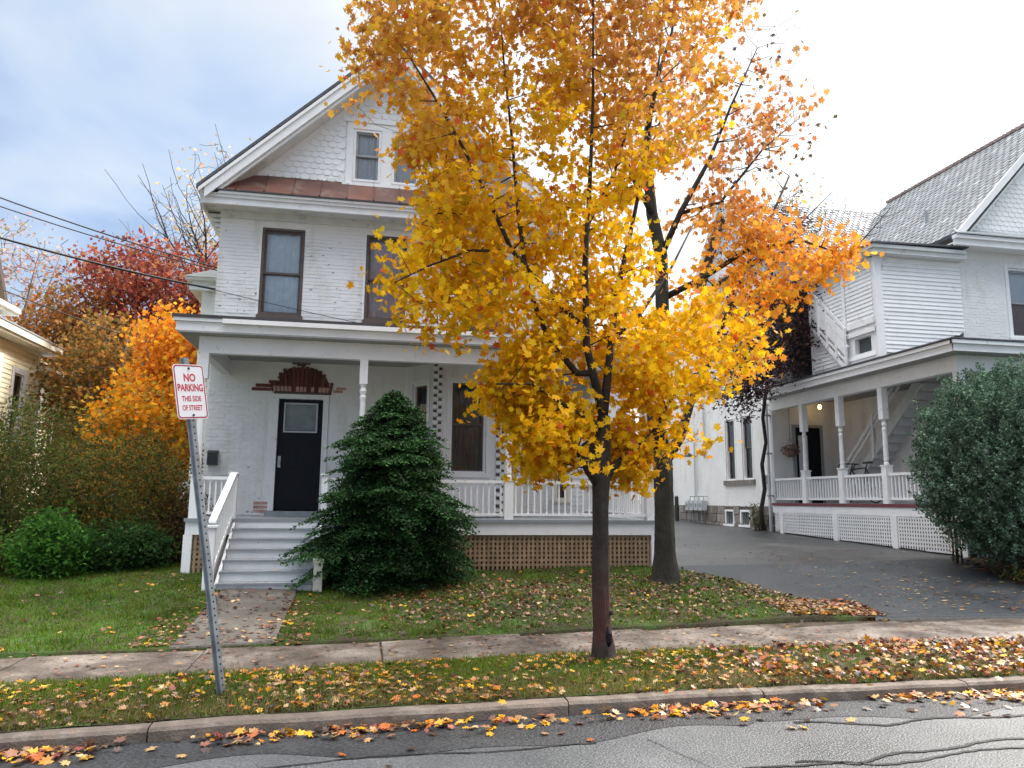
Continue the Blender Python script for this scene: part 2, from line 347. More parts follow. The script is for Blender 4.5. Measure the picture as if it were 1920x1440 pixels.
def window(fr, u0, u1, z0, z1, parent, frame='white', sash='brown', curtain='curtg', casing=.0, rail=.5, inset=.10, sill=True, sill_m=None, low=None, label=None, double=True):
    """opening u0..u1 x z0..z1 ; frame part with sashes, panes, curtain and sill as sub-parts"""
    b = MB(); c = .05
    for a in ((u0, u0 + c, z0, z1), (u1 - c, u1, z0, z1), (u0 + c, u1 - c, z1 - c, z1), (u0 + c, u1 - c, z0, z0 + c * .8)): b.fbox(fr, a[0], a[1], -inset - .06, -inset + .07, a[2], a[3])
    if casing:
        for a in ((u0 - casing, u0, z0 - .02, z1 + casing), (u1, u1 + casing, z0 - .02, z1 + casing), (u0, u1, z1, z1 + casing)): b.fbox(fr, a[0], a[1], -.02, .025, a[2], a[3])
    w = b.build('window', M[frame], parent)
    if label: w['label'] = label
    zm = z0 + (z1 - z0) * rail; i0, i1 = u0 + c, u1 - c
    for k, (a0, a1, dd) in enumerate(((zm - .015, z1 - c, .025), (z0 + c * .8, zm + .02, -.015))):
        s = MB(); t = .042; d0, d1 = -inset + dd - .03, -inset + dd
        s.fbox(fr, i0, i0 + t, d0, d1, a0, a1); s.fbox(fr, i1 - t, i1, d0, d1, a0, a1); s.fbox(fr, i0 + t, i1 - t, d0, d1, a1 - t, a1); s.fbox(fr, i0 + t, i1 - t, d0, d1, a0, a0 + t)
        s.build('sash', M[sash], w)
        g = MB(); g.add([fr.p(i0 + t, d0 + .015, a0 + t), fr.p(i1 - t, d0 + .015, a0 + t), fr.p(i1 - t, d0 + .015, a1 - t), fr.p(i0 + t, d0 + .015, a1 - t)], [[0, 1, 2, 3]]); g.build('pane', M['glass'], w)
    # curtain with folds, set behind the panes
    n = 26; V = []; F = []
    for q in range(n + 1):
        u = i0 + (i1 - i0) * q / n; d = -inset - .065 + .008 * math.sin(q * 1.9) + random.uniform(-.003, .003)
        V += [fr.p(u, d, z0), fr.p(u, d, zm), fr.p(u, d, z1)]
    for q in range(n): F += [[q * 3, q * 3 + 3, q * 3 + 4, q * 3 + 1], [q * 3 + 1, q * 3 + 4, q * 3 + 5, q * 3 + 2]]
    cm = mobj('curtain', V, F, M[curtain], w)
    if low:
        cm.data.materials.append(M[low])
        for q, pg in enumerate(cm.data.polygons):
            if q % 2 == 0: pg.material_index = 1
    if sill:
        b = MB(); b.fbox(fr, u0 - casing - .03, u1 + casing + .03, -inset, .05, z0 - .075, z0 - .004); b.build('sill', M[sill_m or frame], w)
    return w
def baluster_row(a, b, z0, z1, n, parent, m='white', w=.035):
    a = Vector(a); b = Vector(b); ang = math.atan2(b.y - a.y, b.x - a.x)
    for i in range(n):
        p = a.lerp(b, (i + .5) / n); piece('baluster', (w, w, z1 - z0), M[m], parent, (p.x, p.y, (z0 + z1) / 2), ang)
def turned_post(x, y, z0, z1, parent, base=.68, cap=.7, w=.13, name='post'):
    b = MB(); h = w / 2
    b.box(x - h, x + h, y - h, y + h, z0, z0 + base); b.box(x - h * .9, x + h * .9, y - h * .9, y + h * .9, z1 - cap, z1)
    b.box(x - h * 1.2, x + h * 1.2, y - h * 1.2, y + h * 1.2, z0 + base, z0 + base + .03)
    pr = [(z0 + base + .03, .05), (z0 + base + .07, .062), (z0 + base + .1, .045), (z0 + base + .14, .060), (z0 + base + .2, .052)]
    pr += [((z0 + z1) / 2, .056)] + [(z1 - cap - .3, .045), (z1 - cap - .22, .060), (z1 - cap - .18, .042), (z1 - cap - .12, .062), (z1 - cap - .06, .044), (z1 - cap, .06)]
    b.lathe(x, y, pr, 10); return b.build(name, M['white'], parent)
def lattice(fr, u0, u1, z0f, z1, parent, m, pitch=.11, sw=.045, diag=False):
    """square lattice: every slat a piece; z0f(u) is the bottom line"""
    n = int((u1 - u0) / pitch)
    for i in range(n + 1):
        u = u0 + (i + .5) * (u1 - u0) / (n + 1); zb = z0f(u); piece('slat', (sw, .008, round(z1 - zb, 2)), M[m], parent, fr.p(u, .012, (z1 + zb) / 2), fr.ang)
    zmin = min(z0f(u0), z0f(u1)); z = z1 - pitch * .4
    while z > zmin + .03:
        # slat trimmed where ground rises
        us = [u0 + (u1 - u0) * t / 24 for t in range(25) if z0f(u0 + (u1 - u0) * t / 24) < z - .01]
        if len(us) > 1:
            a, b = us[0], us[-1]; piece('slat', (round(b - a, 2), .008, sw), M[m], parent, fr.p((a + b) / 2, .003, z), fr.ang)
        z -= pitch

# ------------------------------------------------------------------ ground
def interp(x, xs, ys): return float(np.interp(x, xs, ys))
KX, KY = [-14, -5, -2.3, -.9, 1.25, 3.3, 6, 9, 18], [4.6, 5.62, 5.95, 6.13, 6.25, 6.35, 6.36, 6.32, 6.1]
def kerb(x): return interp(x, KX, KY)
def sf(x): return interp(x, [-14, -2.9, 0, 1.6, 4.2, 7.4, 16], [6.1, 7.33, 7.68, 7.88, 8.0, 7.85, 7.5])
def sb(x): return interp(x, [-14, -3.35, -.86, 1.78, 5.74, 8.85, 16], [7.3, 8.47, 8.74, 9.0, 9.42, 9.32, 9.1])
def zg(x, y):
    s = .083 + .0045 * min(max(x - 1, 0), 10)
    return .172 + s * min(max(y - 9, 0), 4.2) + .028 * max(y - 13.2, 0)
def zany(x, y):
    k = kerb(x)
    if y < k: return 0.0
    a, b = sf(x), sb(x)
    if y < a: return .1 + .05 * (y - k) / max(a - k, .1) + .03 * math.sin(math.pi * min(max((y - k) / (a - k), 0), 1))
    if y < b: return .15 + .02 * (y - a) / (b - a)
    return max(zg(x, y), .17)
def sheet(name, x0, x1, ylo, yhi, zf, m, nx=60, ny=24, off=0.0, kind='structure', wob=0.0, parent=None, skirt=False):
    V = []; F = []; ny += skirt
    for i in range(nx + 1):
        x = x0 + (x1 - x0) * i / nx; a, b = ylo(x), yhi(x)
        for j in range(ny + 1):
            jj = max(j - 1, 0) / (ny - 1) if skirt else j / ny
            y = a + (b - a) * jj + (.012 if skirt and j == 1 else 0); V.append((x, y, zf(x, y) + off + (random.uniform(-wob, wob) if wob else 0) - (.09 if skirt and j == 0 else 0)))
    for i in range(nx):
        for j in range(ny):
            q = i * (ny + 1) + j; F.append((q, q + ny + 1, q + ny + 2, q + 1))
    return mobj(name, V, np.array(F), m, parent, smooth=True, kind=kind)
C = lambda v: (lambda x: v)
sheet('ground', -120, 160, C(-60), C(320), lambda x, y: (zg(x, y) - .12 if y > 10 else -.12) if y < 60 else zg(x, 60) - .12, M['soil'], 40, 80)
sheet('road', -40, 60, C(-12), lambda x: kerb(x) + .02 if -14 < x < 18 else 6, lambda x, y: 0, M['road'], 100, 12)
def gut(x): return kerb(x) - .62 - .10 * math.sin(x * 1.7) - .07 * math.sin(x * 4.1 + 1) + (.12 if x > 3 else 0)
sheet('road_gutter_patch', -13, 17, gut, lambda x: kerb(x) + .01, lambda x, y: 0, M['roadwet'], 240, 3, .003)
def tar(pts, w, name='crack_seal'):
    V = []; F = []; P = []
    for i in range(len(pts) - 1):
        for t in range(14):
            q = t / 14; P.append((pts[i][0] * (1 - q) + pts[i + 1][0] * q, pts[i][1] * (1 - q) + pts[i + 1][1] * q))
    for i, (x, y) in enumerate(P):
        d = .03 * math.sin(i * .35) + random.uniform(-.008, .008); ww = w * (.7 + .5 * random.random()); V += [(x, y + d - ww, .0065), (x, y + d + ww, .0065)]
    F = [[2 * i, 2 * i + 2, 2 * i + 3, 2 * i + 1] for i in range(len(P) - 1)]
    return mobj(name, V, F, M['tar'], kind='structure')
tar([(2.9, 4.93), (3.3, 4.86), (3.9, 5.0), (4.7, 5.12), (5.9, 5.15), (8, 5.3)], .017)
tar([(2.3, 4.82), (3.0, 4.90), (3.4, 4.80), (4.4, 4.93), (5.6, 5.0), (8, 5.1)], .014)
tar([(3.4, 5.78), (4.1, 5.62), (4.8, 5.72), (5.6, 5.62), (8, 5.7)], .018)
tar([(2.1, 5.55), (2.22, 5.2), (2.3, 4.9), (2.35, 4.4)], .012)
tar([(-1.9, 5.3), (-.5, 5.42), (.6, 5.5), (1.8, 5.5)], .010)
V = []; F = []
for (cx_, cy_, sx_, sy_, n_) in ((2.15, 5.62, .14, .035, 36), (2.55, 5.25, .30, .05, 60), (2.45, 4.85, .22, .16, 70), (2.9, 4.72, .4, .05, 50)):
    for k in range(n_):
        px_, py_ = cx_ + random.gauss(0, sx_), cy_ + random.gauss(0, sy_); r_ = random.uniform(.008, .035); q = len(V)
        V += [(px_ + r_ * 1.6 * math.cos(t) * random.uniform(.6, 1.2), py_ + r_ * .7 * math.sin(t) * random.uniform(.6, 1.2), .0048) for t in (0, 1.1, 2.1, 3.2, 4.2, 5.3)]; F.append(list(range(q, q + 6)))
# kerb of separate stones
kb = MB(); kb.box(-14, 18, 3, 3.01, -.3, -.29)
kerbo = sheet('kerb', -13.5, 17.5, lambda x: kerb(x) + .02, lambda x: kerb(x) + .13, lambda x, y: .02, M['mulch'], 60, 1)
jx = [-13.5, -10.5, -7.4, -4.4, -1.41, 1.71, 3.47, 5.5, 7.6, 10.6, 13.6, 17.5]
for i in range(len(jx) - 1):
    a, b = jx[i] + .006, jx[i + 1] - .006; V = []; n = 14
    prof = [(0, -.05), (.004, .075), (.025, .098), (.06, .104), (.15, .106), (.155, -.05)]
    dz = random.uniform(-.006, .004); dy = random.uniform(-.008, .008)
    for k in range(n + 1):
        x = a + (b - a) * k / n
        for d, z in prof: V.append((x, kerb(x) + d + dy + .004 * math.sin(x * 7 + d * 20), z + dz + .003 * math.sin(x * 5.3)))
    q = len(prof); F = [[k * q + j, (k + 1) * q + j, (k + 1) * q + j + 1, k * q + j + 1] for k in range(n) for j in range(q - 1)] + [list(range(q)), [n * q + j for j in range(q)][::-1]]
    mobj('kerb_stone', V, F, M['concrete'], kerbo)
sheet('grass_verge', -13.5, 17.5, lambda x: kerb(x) + .13, lambda x: sf(x), zany, M['soil'], 150, 10, -.004, wob=.008)
# sidewalk slabs
swk = sheet('sidewalk', -13.5, 16, lambda x: sf(x), lambda x: sb(x), zany, M['mulch'], 60, 3, -.03)
joints = [-13, -10.9, -8.8, -6.9, -4.95, -3.1, -1.5, .27, 1.86, 3.4, 5.2, 7.0, 8.9, 10.8, 13, 15.5]
for i in range(len(joints) - 1):
    a, b = joints[i] + .012, joints[i + 1] - .012; V = []; n = 6; tz = random.uniform(-.008, .008); tx = random.uniform(-.004, .004)
    for k in range(n + 1):
        x = a + (b - a) * k / n; sk = 0.10 if i % 2 else -.06
        for j in range(5):
            y = sf(x) - .01 + (sb(x) - sf(x) + .02) * j / 4; V.append((x + (0 if k not in (0,) else 0) , y, zany(x, min(max(y, sf(x) + .001), sb(x) - .001)) + tz + tx * (k - 3)))
    F = [[k * 5 + j, (k + 1) * 5 + j, (k + 1) * 5 + j + 1, k * 5 + j + 1] for k in range(n) for j in range(4)]
    m0 = len(V)
    rim = [k * 5 for k in range(n + 1)] + [n * 5 + j for j in range(1, 5)] + [k * 5 + 4 for k in range(n - 1, -1, -1)] + [j for j in range(3, 0, -1)]
    V += [(V[r][0], V[r][1], V[r][2] - .05) for r in rim]
    for t in range(len(rim)): u = (t + 1) % len(rim); F.append([rim[t], m0 + t, m0 + u, rim[u]])
    mobj('paving_slab', V, F, M['slab'], swk)
# driveway (old asphalt), newer dark apron, lawn, bed, path
sheet('driveway', 4.9, 17, lambda x: sb(x) - .05, C(45), zg, M['drive'], 40, 60, skirt=True)
def dk(x): return 12.98 + .05 * math.sin(x * 1.3)
sheet('driveway_apron', 5.2, 17, lambda x: sb(x) - .03, dk, zg, M['drivenew'], 60, 20, .006, skirt=True)
EX, EY = [5.24, 5.47, 5.74, 6.06, 6.31, 6.53, 6.75], [13.3, 12.74, 12.17, 11.51, 10.42, 9.75, 9.42]
def edge(x): return interp(x, EX, EY) + .05 * math.sin(x * 13)
def zlawn(x, y):
    return zg(x, y) + .02 + .012 * math.sin(x * 1.9 + y) + .01 * math.sin(y * 2.7 - x)
lawn = sheet('lawn', -14, 5.24, lambda x: sb(x) - .05, C(40), zlawn, M['soil'], 150, 120, skirt=True)
sheet('side_yard', -60, -14, C(7.2), C(40), zlawn, M['soil'], 10, 20)
sheet('lawn_edge', 5.24, 6.75, lambda x: sb(x) - .05, edge, zlawn, M['soil'], 20, 24, skirt=True)
def bx(y): return interp(y, [9.3, 11.06, 12.03, 12.94], [10.6, 10.77, 10.96, 11.3])
V = []; 
for j in range(15):
    y = 9.6 + 3.4 * j / 14
    for i in range(9):
        x = bx(y) + .05 * math.sin(y * 6) + (18 - bx(y)) * i / 8; V.append((x, y, zg(x, y) + .03 + .03 * (i > 0)))
mobj('planting_bed', V, [[j * 9 + i, j * 9 + i + 1, (j + 1) * 9 + i + 1, (j + 1) * 9 + i] for j in range(14) for i in range(8)], M['mulch'], kind='structure')
def pz(x, y): return zlawn(x, y) + .018
wp = sheet('front_path', -1.86, -.84, lambda x: sb(x) - .04, C(11.7), pz, M['path'], 8, 16, skirt=True)

# ------------------------------------------------------------------ leaves, plants
def unit_maple():
    pts = [(0, -.42), (.10, -.22), (.34, -.34), (.28, -.12), (.56, .02), (.33, .10), (.38, .34), (.15, .24), (0, .58)]
    pts = [(0, -.36), (.34, -.34), (.24, -.08), (.56, .04), (.34, .12), (.36, .34), (.13, .22), (0, .58)]
    p = pts + [(-x, y) for x, y in pts[1:-1][::-1]]
    V = [(0, 0, .0)] + [(x, y, -.10 * (abs(x) + abs(y)) ** 2) for x, y in p]
    n = len(p); F = [(0, i + 1, (i + 1) % n + 1) for i in range(n)]
    return np.array(V, dtype=np.float32), np.array(F)
def unit_oval():
    V = [(0, -.5, 0), (.22, 0, -.05), (0, .5, 0), (-.22, 0, -.05)]
    return np.array(V, dtype=np.float32), np.array([(0, 1, 2), (0, 2, 3)])
def unit_simple():
    V = [(0, -.45, 0), (.3, -.25, 0), (.48, .1, -.06), (.14, .16, 0), (0, .5, -.04), (-.14, .16, 0), (-.48, .1, -.06), (-.3, -.25, 0)]
    F = [(0, 1, 3), (1, 2, 3), (0, 3, 5), (3, 4, 5), (0, 5, 7), (5, 6, 7)]
    return np.array(V, dtype=np.float32), np.array(F)
MAPLE, OVAL, SIMPLE = unit_maple(), unit_oval(), unit_simple()
def scatter(pos, size, template, flat=0.0, up=None, rng=RNG):
    """copies of a template at pos with random orientation; flat=1 lies on the ground"""
    T, F = template; n = len(pos); pos = np.asarray(pos, dtype=np.float32)
    nr = rng.normal(size=(n, 3)).astype(np.float32)
    if flat: nr = nr * (1 - flat); nr[:, 2] += 1
    if up is not None: nr = nr + up
    nr /= np.linalg.norm(nr, axis=1, keepdims=True) + 1e-6
    t = rng.normal(size=(n, 3)).astype(np.float32); t -= (t * nr).sum(1, keepdims=True) * nr; t /= np.linalg.norm(t, axis=1, keepdims=True) + 1e-6
    b = np.cross(nr, t); s = (np.asarray(size) * np.ones(n)).astype(np.float32)[:, None, None]
    bend = rng.uniform(-3.2, 4.2, size=(n, 1)).astype(np.float32)
    TT = np.repeat(T[None], n, 0); z = TT[:, :, 2] * bend
    V = pos[:, None, :] + s * (TT[:, :, 0:1] * t[:, None] + TT[:, :, 1:2] * b[:, None] + z[:, :, None] * nr[:, None])
    k = len(T); FF = (F[None] + (np.arange(n) * k)[:, None, None]).reshape(-1, 3)
    return V.reshape(-1, 3), FF, k
def pick(cols, n, w=None, jit=.18, rng=RNG):
    c = np.array(cols, dtype=np.float32); i = rng.choice(len(c), n, p=None if w is None else np.array(w) / sum(w))
    q = c[i] * (1 + rng.uniform(-jit, jit, size=(n, 1))); return q * (1 + rng.uniform(-.06, .06, size=(n, 3)))
def grow(limbs, clusters, step=.22, rtip=.003, droop=0.0, rng=RNG, rmax=.018):
    """twigs: attach cluster centres one by one to the nearest wood"""
    nodes = []; rad = []
    for pts, rs in limbs:
        for i in range(len(pts) - 1):
            a, b = np.array(pts[i], float), np.array(pts[i + 1], float); k = max(int(np.linalg.norm(b - a) / .15), 1)
            for j in range(k): nodes.append(a + (b - a) * j / k); rad.append(rs[i] + (rs[i + 1] - rs[i]) * j / k)
        nodes.append(np.array(pts[-1], float)); rad.append(rs[-1])
    nodes = np.array(nodes); rad = np.array(rad); c = np.asarray(clusters, float)
    d0 = np.array([np.min(np.linalg.norm(nodes - q, axis=1)) for q in c]); tw = []
    buf = np.zeros((len(nodes) + len(c) * 8, 3)); buf[:len(nodes)] = nodes; rb = np.zeros(len(buf)); rb[:len(nodes)] = rad; m = len(nodes)
    for i in np.argsort(d0):
        q = c[i]; dd = buf[:m] - q; cost = np.linalg.norm(dd, axis=1) + np.maximum(dd[:, 2], 0) * .9; k = int(np.argmin(cost)); a = buf[k].copy(); ln = np.linalg.norm(q - a)
        n = int(min(max(ln / step, 1), 6)); r0 = min(rb[k] * .7, rmax); pts = [a]
        for j in range(1, n + 1):
            t = j / n; p = a + (q - a) * t + np.array([0, 0, -1]) * math.sin(math.pi * t) * ln * (.10 - droop) + (rng.normal(size=3) * .03 * ln if j < n else 0); pts.append(p)
            if m < len(buf): buf[m] = p; rb[m] = max(r0 + (rtip - r0) * t, rtip); m += 1
        tw.append((pts, [max(r0 + (rtip - r0) * j / n, rtip) for j in range(n + 1)]))
    return tw
def trunk_mesh(pts, rs, k=22, flare=0.0, seed=0, ridges=.06):
    P = []; Rr = []
    for i in range(len(pts) - 1):
        a, b_ = Vector(pts[i]), Vector(pts[i + 1]); n = max(int((b_ - a).length / .05), 2)
        for j in range(n):
            t = j / n; t2 = t * t * (3 - 2 * t); P.append(a.lerp(b_, t)); Rr.append(rs[i] + (rs[i + 1] - rs[i]) * t2)
    P.append(Vector(pts[-1])); Rr.append(rs[-1]); V = []; F = []
    for i, (p, r) in enumerate(zip(P, Rr)):
        p = p + Vector((math.sin(i * .11 + seed) * .008, math.cos(i * .09 + seed) * .006, 0)); z = p.z - P[0].z
        for j in range(k):
            t = 2 * math.pi * j / k; fl = flare * math.exp(-z / .14) * (.5 + .5 * math.sin(t * 4 + seed) + .3 * math.sin(t * 7))
            q = r * (1 + ridges * math.sin(t * 5 + seed + z * 1.1) + ridges * .7 * math.sin(t * 11 - z * 2.3) + random.uniform(-.02, .02) + .04 * math.sin(z * 5 + t * 2 + seed)) + fl
            V.append((p.x + q * math.cos(t), p.y + q * math.sin(t), p.z))
    for i in range(len(P) - 1):
        for j in range(k): F.append((i * k + j, i * k + (j + 1) % k, (i + 1) * k + (j + 1) % k, (i + 1) * k + j))
    return V, np.array(F)
def tree(name, label, cat, base, limbs, clusters, per, sigma, lsize, template, colf, bark, leafm='leaf', group=None, rtip=.003, rmax=.018, droop=0, trunk_k=9, twigs=True, crown_name='crown', up=None, flatten=.75, flare=0.0):
    t = thing(name, label, cat, base, group)
    for i, (pts, rs) in enumerate(limbs):
        if i == 0 and trunk_k > 12:
            V, F = trunk_mesh(pts, rs, 24, flare, seed=len(clusters)); mobj('trunk', V, F, M[bark], t, smooth=True); continue
        b = MB(); b.tube(pts, rs, trunk_k if i == 0 else 8); b.build('trunk' if i == 0 else 'branch', M[bark], t, smooth=True)
    if twigs and len(clusters):
        b = MB()
        for pts, rs in grow(limbs, clusters, rtip=rtip, droop=droop, rmax=rmax): b.tube(pts, rs, 3, cap=False)
        b.build('twigs', M[bark], t, kind='stuff')
    if per > 0:
        c = np.asarray(clusters, float); k = RNG.poisson(per, len(c)); pos = np.repeat(c, k, 0); off = RNG.normal(size=pos.shape) * sigma; off[:, 2] *= flatten; pos = pos + off
        V, F, kk = scatter(pos, RNG.uniform(.55, 1.25, len(pos)) * lsize, template, up=up)
        mobj(crown_name, V, F, M[leafm], t, cols=np.repeat(colf(pos), kk, 0), kind='stuff')
    return t
def inpoly(px, py, poly):
    r = np.zeros(len(px), bool); n = len(poly)
    for i in range(n):
        x1, y1 = poly[i]; x2, y2 = poly[(i + 1) % n]
        c = ((y1 > py) != (y2 > py)) & (px < (x2 - x1) * (py - y1) / (y2 - y1 + 1e-9) + x1); r ^= c
    return r
def blob_points(n, poly, y0, ysd, holes=()):
    """points in a crown whose outline (x, z) is poly, thickness ysd about y0"""
    xs = [p[0] for p in poly]; zs = [p[1] for p in poly]; out = []
    while len(out) < n:
        x = RNG.uniform(min(xs), max(xs), 400); z = RNG.uniform(min(zs), max(zs), 400); k = inpoly(x, z, poly)
        for hx, hz, hr in holes: k &= ((x - hx) ** 2 + (z - hz) ** 2) > hr * hr
        for a, b in zip(x[k], z[k]): out.append((a, y0 + RNG.uniform(-1, 1) * ysd, b))
    return np.array(out[:n])
def ell_points(n, c, r, shell=0.5):
    v = RNG.normal(size=(n, 3)); v /= np.linalg.norm(v, axis=1, keepdims=True); q = RNG.uniform(shell, 1, (n, 1)) ** .5
    return np.array(c) + v * q * np.array(r)

# ================================================================== WHITE HOUSE (centre)
H = thing('brick_house', 'white painted brick house with red metal skirt roof and columned porch behind the yellow maple', 'house', (.35, 15.3, .5))
YW = 15.3; XL, XR = -2.93, 3.63
fw = Fr(0, YW)
up_win = [(-2.12, -1.30, 5.27, 7.06), (-.08, .74, 5.27, 7.06), (1.96, 2.78, 5.27, 7.06)]
door_h = [(-1.74, -.68, 1.45, 3.76)]
gr_hole = [(.84, 3.16, 1.38, 4.5)]
holesF = up_win + door_h + gr_hole
w = wall(fw, XL, XR, .3, 7.36, holesF, 'front_wall', M['brickw'], H)
seg = [(a - .02, b + .02, c - .09, d + .02) for a, b, c, d in up_win] + [(-1.86, -.56, 1.3, 3.80), (-1.6, -.8, 3.76, 4.3), (-2.2, -.5, 3.76, 3.9)] + [(.55, 3.35, 1.38, 4.5)]
bricks(fw, XL, XR, 1.40, 4.36, seg, M['brickw'], w, 290)
w2 = w
bricks(fw, XL, XR, 5.28, 7.30, seg, M['brickw'], w, 0)
b = MB()
b.box(XL, XL + .2, YW + .222, 25, .3, 7.36); b.box(XR - .2, XR, YW + .222, 25, .3, 7.36); b.box(XL + .2, XR - .2, 24.8, 25, .3, 7.36)
b.box(XL + .2, XR - .2, YW + .222, 24.8, 4.7, 4.8); b.build('side_and_rear_walls', M['brickw'], H)
for k, (a, c) in enumerate(((0, 'curtb'), (1, 'curtp'), (2, 'curtp'))):
    u = up_win[a]; window(fw, u[0], u[1], u[2] + .01, u[3], H, 'brown', 'brown', c, inset=.06, rail=.48)
for u in up_win:   # pilaster joint line beside upper windows
    b = MB(); b.fbox(fw, u[0] - .045, u[0] - .005, 0, .02, u[2], u[3] + .22); b.build('window_casing', M['white'], H)
b = MB(); b.fbox(fw, XL, XR, 0, .07, 7.2, 7.355); b.build('frieze_board', M['trimg'], H)
# door
d = MB(); d.fbox(fw, -1.62, -.80, -.12, -.07, 1.50, 3.02); d.fbox(fw, -1.62, -1.52, -.12, -.07, 3.02, 3.62); d.fbox(fw, -.90, -.80, -.12, -.07, 3.02, 3.62); d.fbox(fw, -1.52, -.9, -.12, -.07, 3.54, 3.62)
door = d.build('door', M['black'], H)
f = MB(); f.fbox(fw, -1.53, -1.50, -.07, -.055, 2.98, 3.56); f.fbox(fw, -.92, -.89, -.07, -.055, 2.98, 3.56); f.fbox(fw, -1.50, -.92, -.07, -.055, 3.53, 3.56); f.fbox(fw, -1.5, -.92, -.07, -.055, 2.98, 3.01); f.build('window_bead', M['pipe'], door)
f = MB(); f.add([fw.p(-1.51, -.1, 3.0), fw.p(-.91, -.1, 3.0), fw.p(-.91, -.1, 3.55), fw.p(-1.51, -.1, 3.55)], [[0, 1, 2, 3]]); f.build('pane', M['glass'], door)
f = MB(); f.fbox(fw, -1.52, -.90, -.125, -.12, 3.0, 3.55); f.build('curtain', M['curtdoor'], door)
for (a, c, z0, z1) in ((-1.50, -1.25, 2.30, 2.72), (-1.17, -.92, 2.30, 2.72), (-1.50, -.92, 1.98, 2.18), (-1.50, -.92, 1.62, 1.86)):
    f = MB(); f.fbox(fw, a, c, -.07, -.058, z0, z1); f.fbox(fw, a + .03, c - .03, -.058, -.052, z0 + .03, z1 - .03); f.build('raised_panel', M['black'], door)
f = MB(); f.tube([fw.p(-1.57, -.07, 2.4), fw.p(-1.57, -.02, 2.4)], [.012, .026], 8); f.fbox(fw, -1.6, -1.545, -.07, -.064, 2.3, 2.52); f.build('door_knob', M['galv'], door)
f = MB()
f.fbox(fw, -1.735, -1.63, -.13, .03, 1.48, 3.72); f.fbox(fw, -.79, -.685, -.13, .03, 1.48, 3.72); f.fbox(fw, -1.63, -.79, -.13, .03, 3.63, 3.72); f.fbox(fw, -1.80, -1.738, -.02, .012, 1.48, 3.76)
f.build('door_frame', M['white'], H)
f = MB(); f.fbox(fw, -1.78, -.64, -.13, .10, 1.385, 1.475); f.build('door_sill', M['grey'], H)
# bare red brick arch above the door
b = MB(); b.prism([fw.p(-1.72, 0, 3.73), fw.p(-.64, 0, 3.73), fw.p(-.74, 0, 4.05), fw.p(-.95, 0, 4.24), fw.p(-1.45, 0, 4.24), fw.p(-1.68, 0, 4.05)], (0, -.008, 0)); arch = b.build('door_arch', M['mortar'], H)
n = 15
for i in range(n):
    t = (i - (n - 1) / 2) / ((n - 1) / 2); u = -1.21 + t * .50; hh = .50 - (.06 if abs(t) > .3 else 0) - (.08 if abs(t) > .62 else 0) - (.16 if abs(t) > .85 else 0)
    hh += random.uniform(-.02, .02); o = piece('brick', (.062, .03, .48), M['redbrick'], arch, fw.p(u + .10 * t * .5, .012 + random.uniform(0, .008), 3.765 + hh / 2), rot=(0, t * .20, 0)); o.scale = (1, 1, hh / .48)
    if i % 2 == 0 or random.random() < .3: piece('brick', (.055, .03, .10), M['pinkbrick'], arch, fw.p(u - .012, .020, 3.82), rot=(0, t * .20, 0))
for u, z in ((-2.05, 3.80), (-1.88, 3.80), (-1.98, 3.875), (-1.80, 3.875), (-1.74, 3.95)): piece('brick', (.19, .03, .06), M['redbrick'], arch, fw.p(u, .012, z))
for u, z in ((-1.33, 4.33), (-1.15, 4.33), (-1.24, 4.30)): piece('brick', (.17, .03, .035), M['mortar'], arch, fw.p(u, .012, z))
for u, z in ((-.52, 3.80), (-.46, 3.86)): piece('brick', (.19, .02, .05), M['pinkbrick'], arch, fw.p(u, .004, z))
for k in range(9):  # flaked bricks beside the door foot
    piece('brick', (.12, .02, .055), M['pinkbrick'], arch, fw.p(-1.93 + .1 * (k % 3), .003, 1.47 + .075 * (k // 3)))
cb_ = MB()
for k in range(150):   # flaked paint chips along brick joints
    x_ = random.uniform(XL + .05, XR - .1); z_ = random.choice((5.28 + abs(random.gauss(0, .55)), 1.42 + abs(random.gauss(0, .5)), random.uniform(5.3, 7.0)))
    if any(h[0] - .05 < x_ < h[1] + .05 and h[2] - .12 < z_ < h[3] + .05 for h in seg): continue
    w_ = random.uniform(.012, .05); cb_.fbox(fw, x_, x_ + w_, .0125, .0135, z_, z_ + random.uniform(.006, .018))
cb_.build('paint_chips', M['chip'], w2, kind='stuff')
# canted bay
BY = 14.62
bayf = [Fr(.78, YW, (.60, -.68)), Fr(1.38, BY, (1, 0)), Fr(2.62, BY, (.60, .68))]
lens = [math.hypot(.60, .68), 1.24, math.hypot(.60, .68)]
bwin = [(.24, .66, 2.2, 3.98), (.24, .96, 2.22, 4.02), (.26, .68, 2.2, 3.98)]
bay = MB(); bay.prism([(.78, YW + .3, 1.36), (1.38, BY + .25, 1.36), (2.62, BY + .25, 1.36), (3.22, YW + .3, 1.36)], (0, 0, .04)); bay = bay.build('bay_window', M['brickw'], H)
for k, fr in enumerate(bayf):
    wl = wall(fr, 0, lens[k], 1.40, 4.36, [bwin[k]], 'bay_wall', M['brickw'], bay, .18)
    bricks(fr, .1, lens[k] - .1, 1.42, 4.34, [(bwin[k][0] - .03, bwin[k][1] + .03, bwin[k][2] - .1, bwin[k][3] + .03)], M['brickw'], bay, 0, pr=.005)
    window(fr, *bwin[k], H, 'white', 'brown', 'curtd', casing=.05, inset=.08, rail=.52)
for cx in (1.38, 2.62):   # toothed brick corners
    fr = Fr(cx, BY); q = 0; z = 1.42
    while z < 4.33:
        s = -1 if q % 2 else 1; piece('quoin_brick', (.10, .07, .062), M['brickw'], bay, fr.p(s * .04, .035, z + .031)); piece('painted_joint_shadow', (.07, .02, .05), M['mortar'], bay, fr.p(-s * .045, .012, z + .031)); z += .075; q += 1  # dark pieces paint the shadows beside the protruding bricks
b = MB(); z = 1.42; q = 0
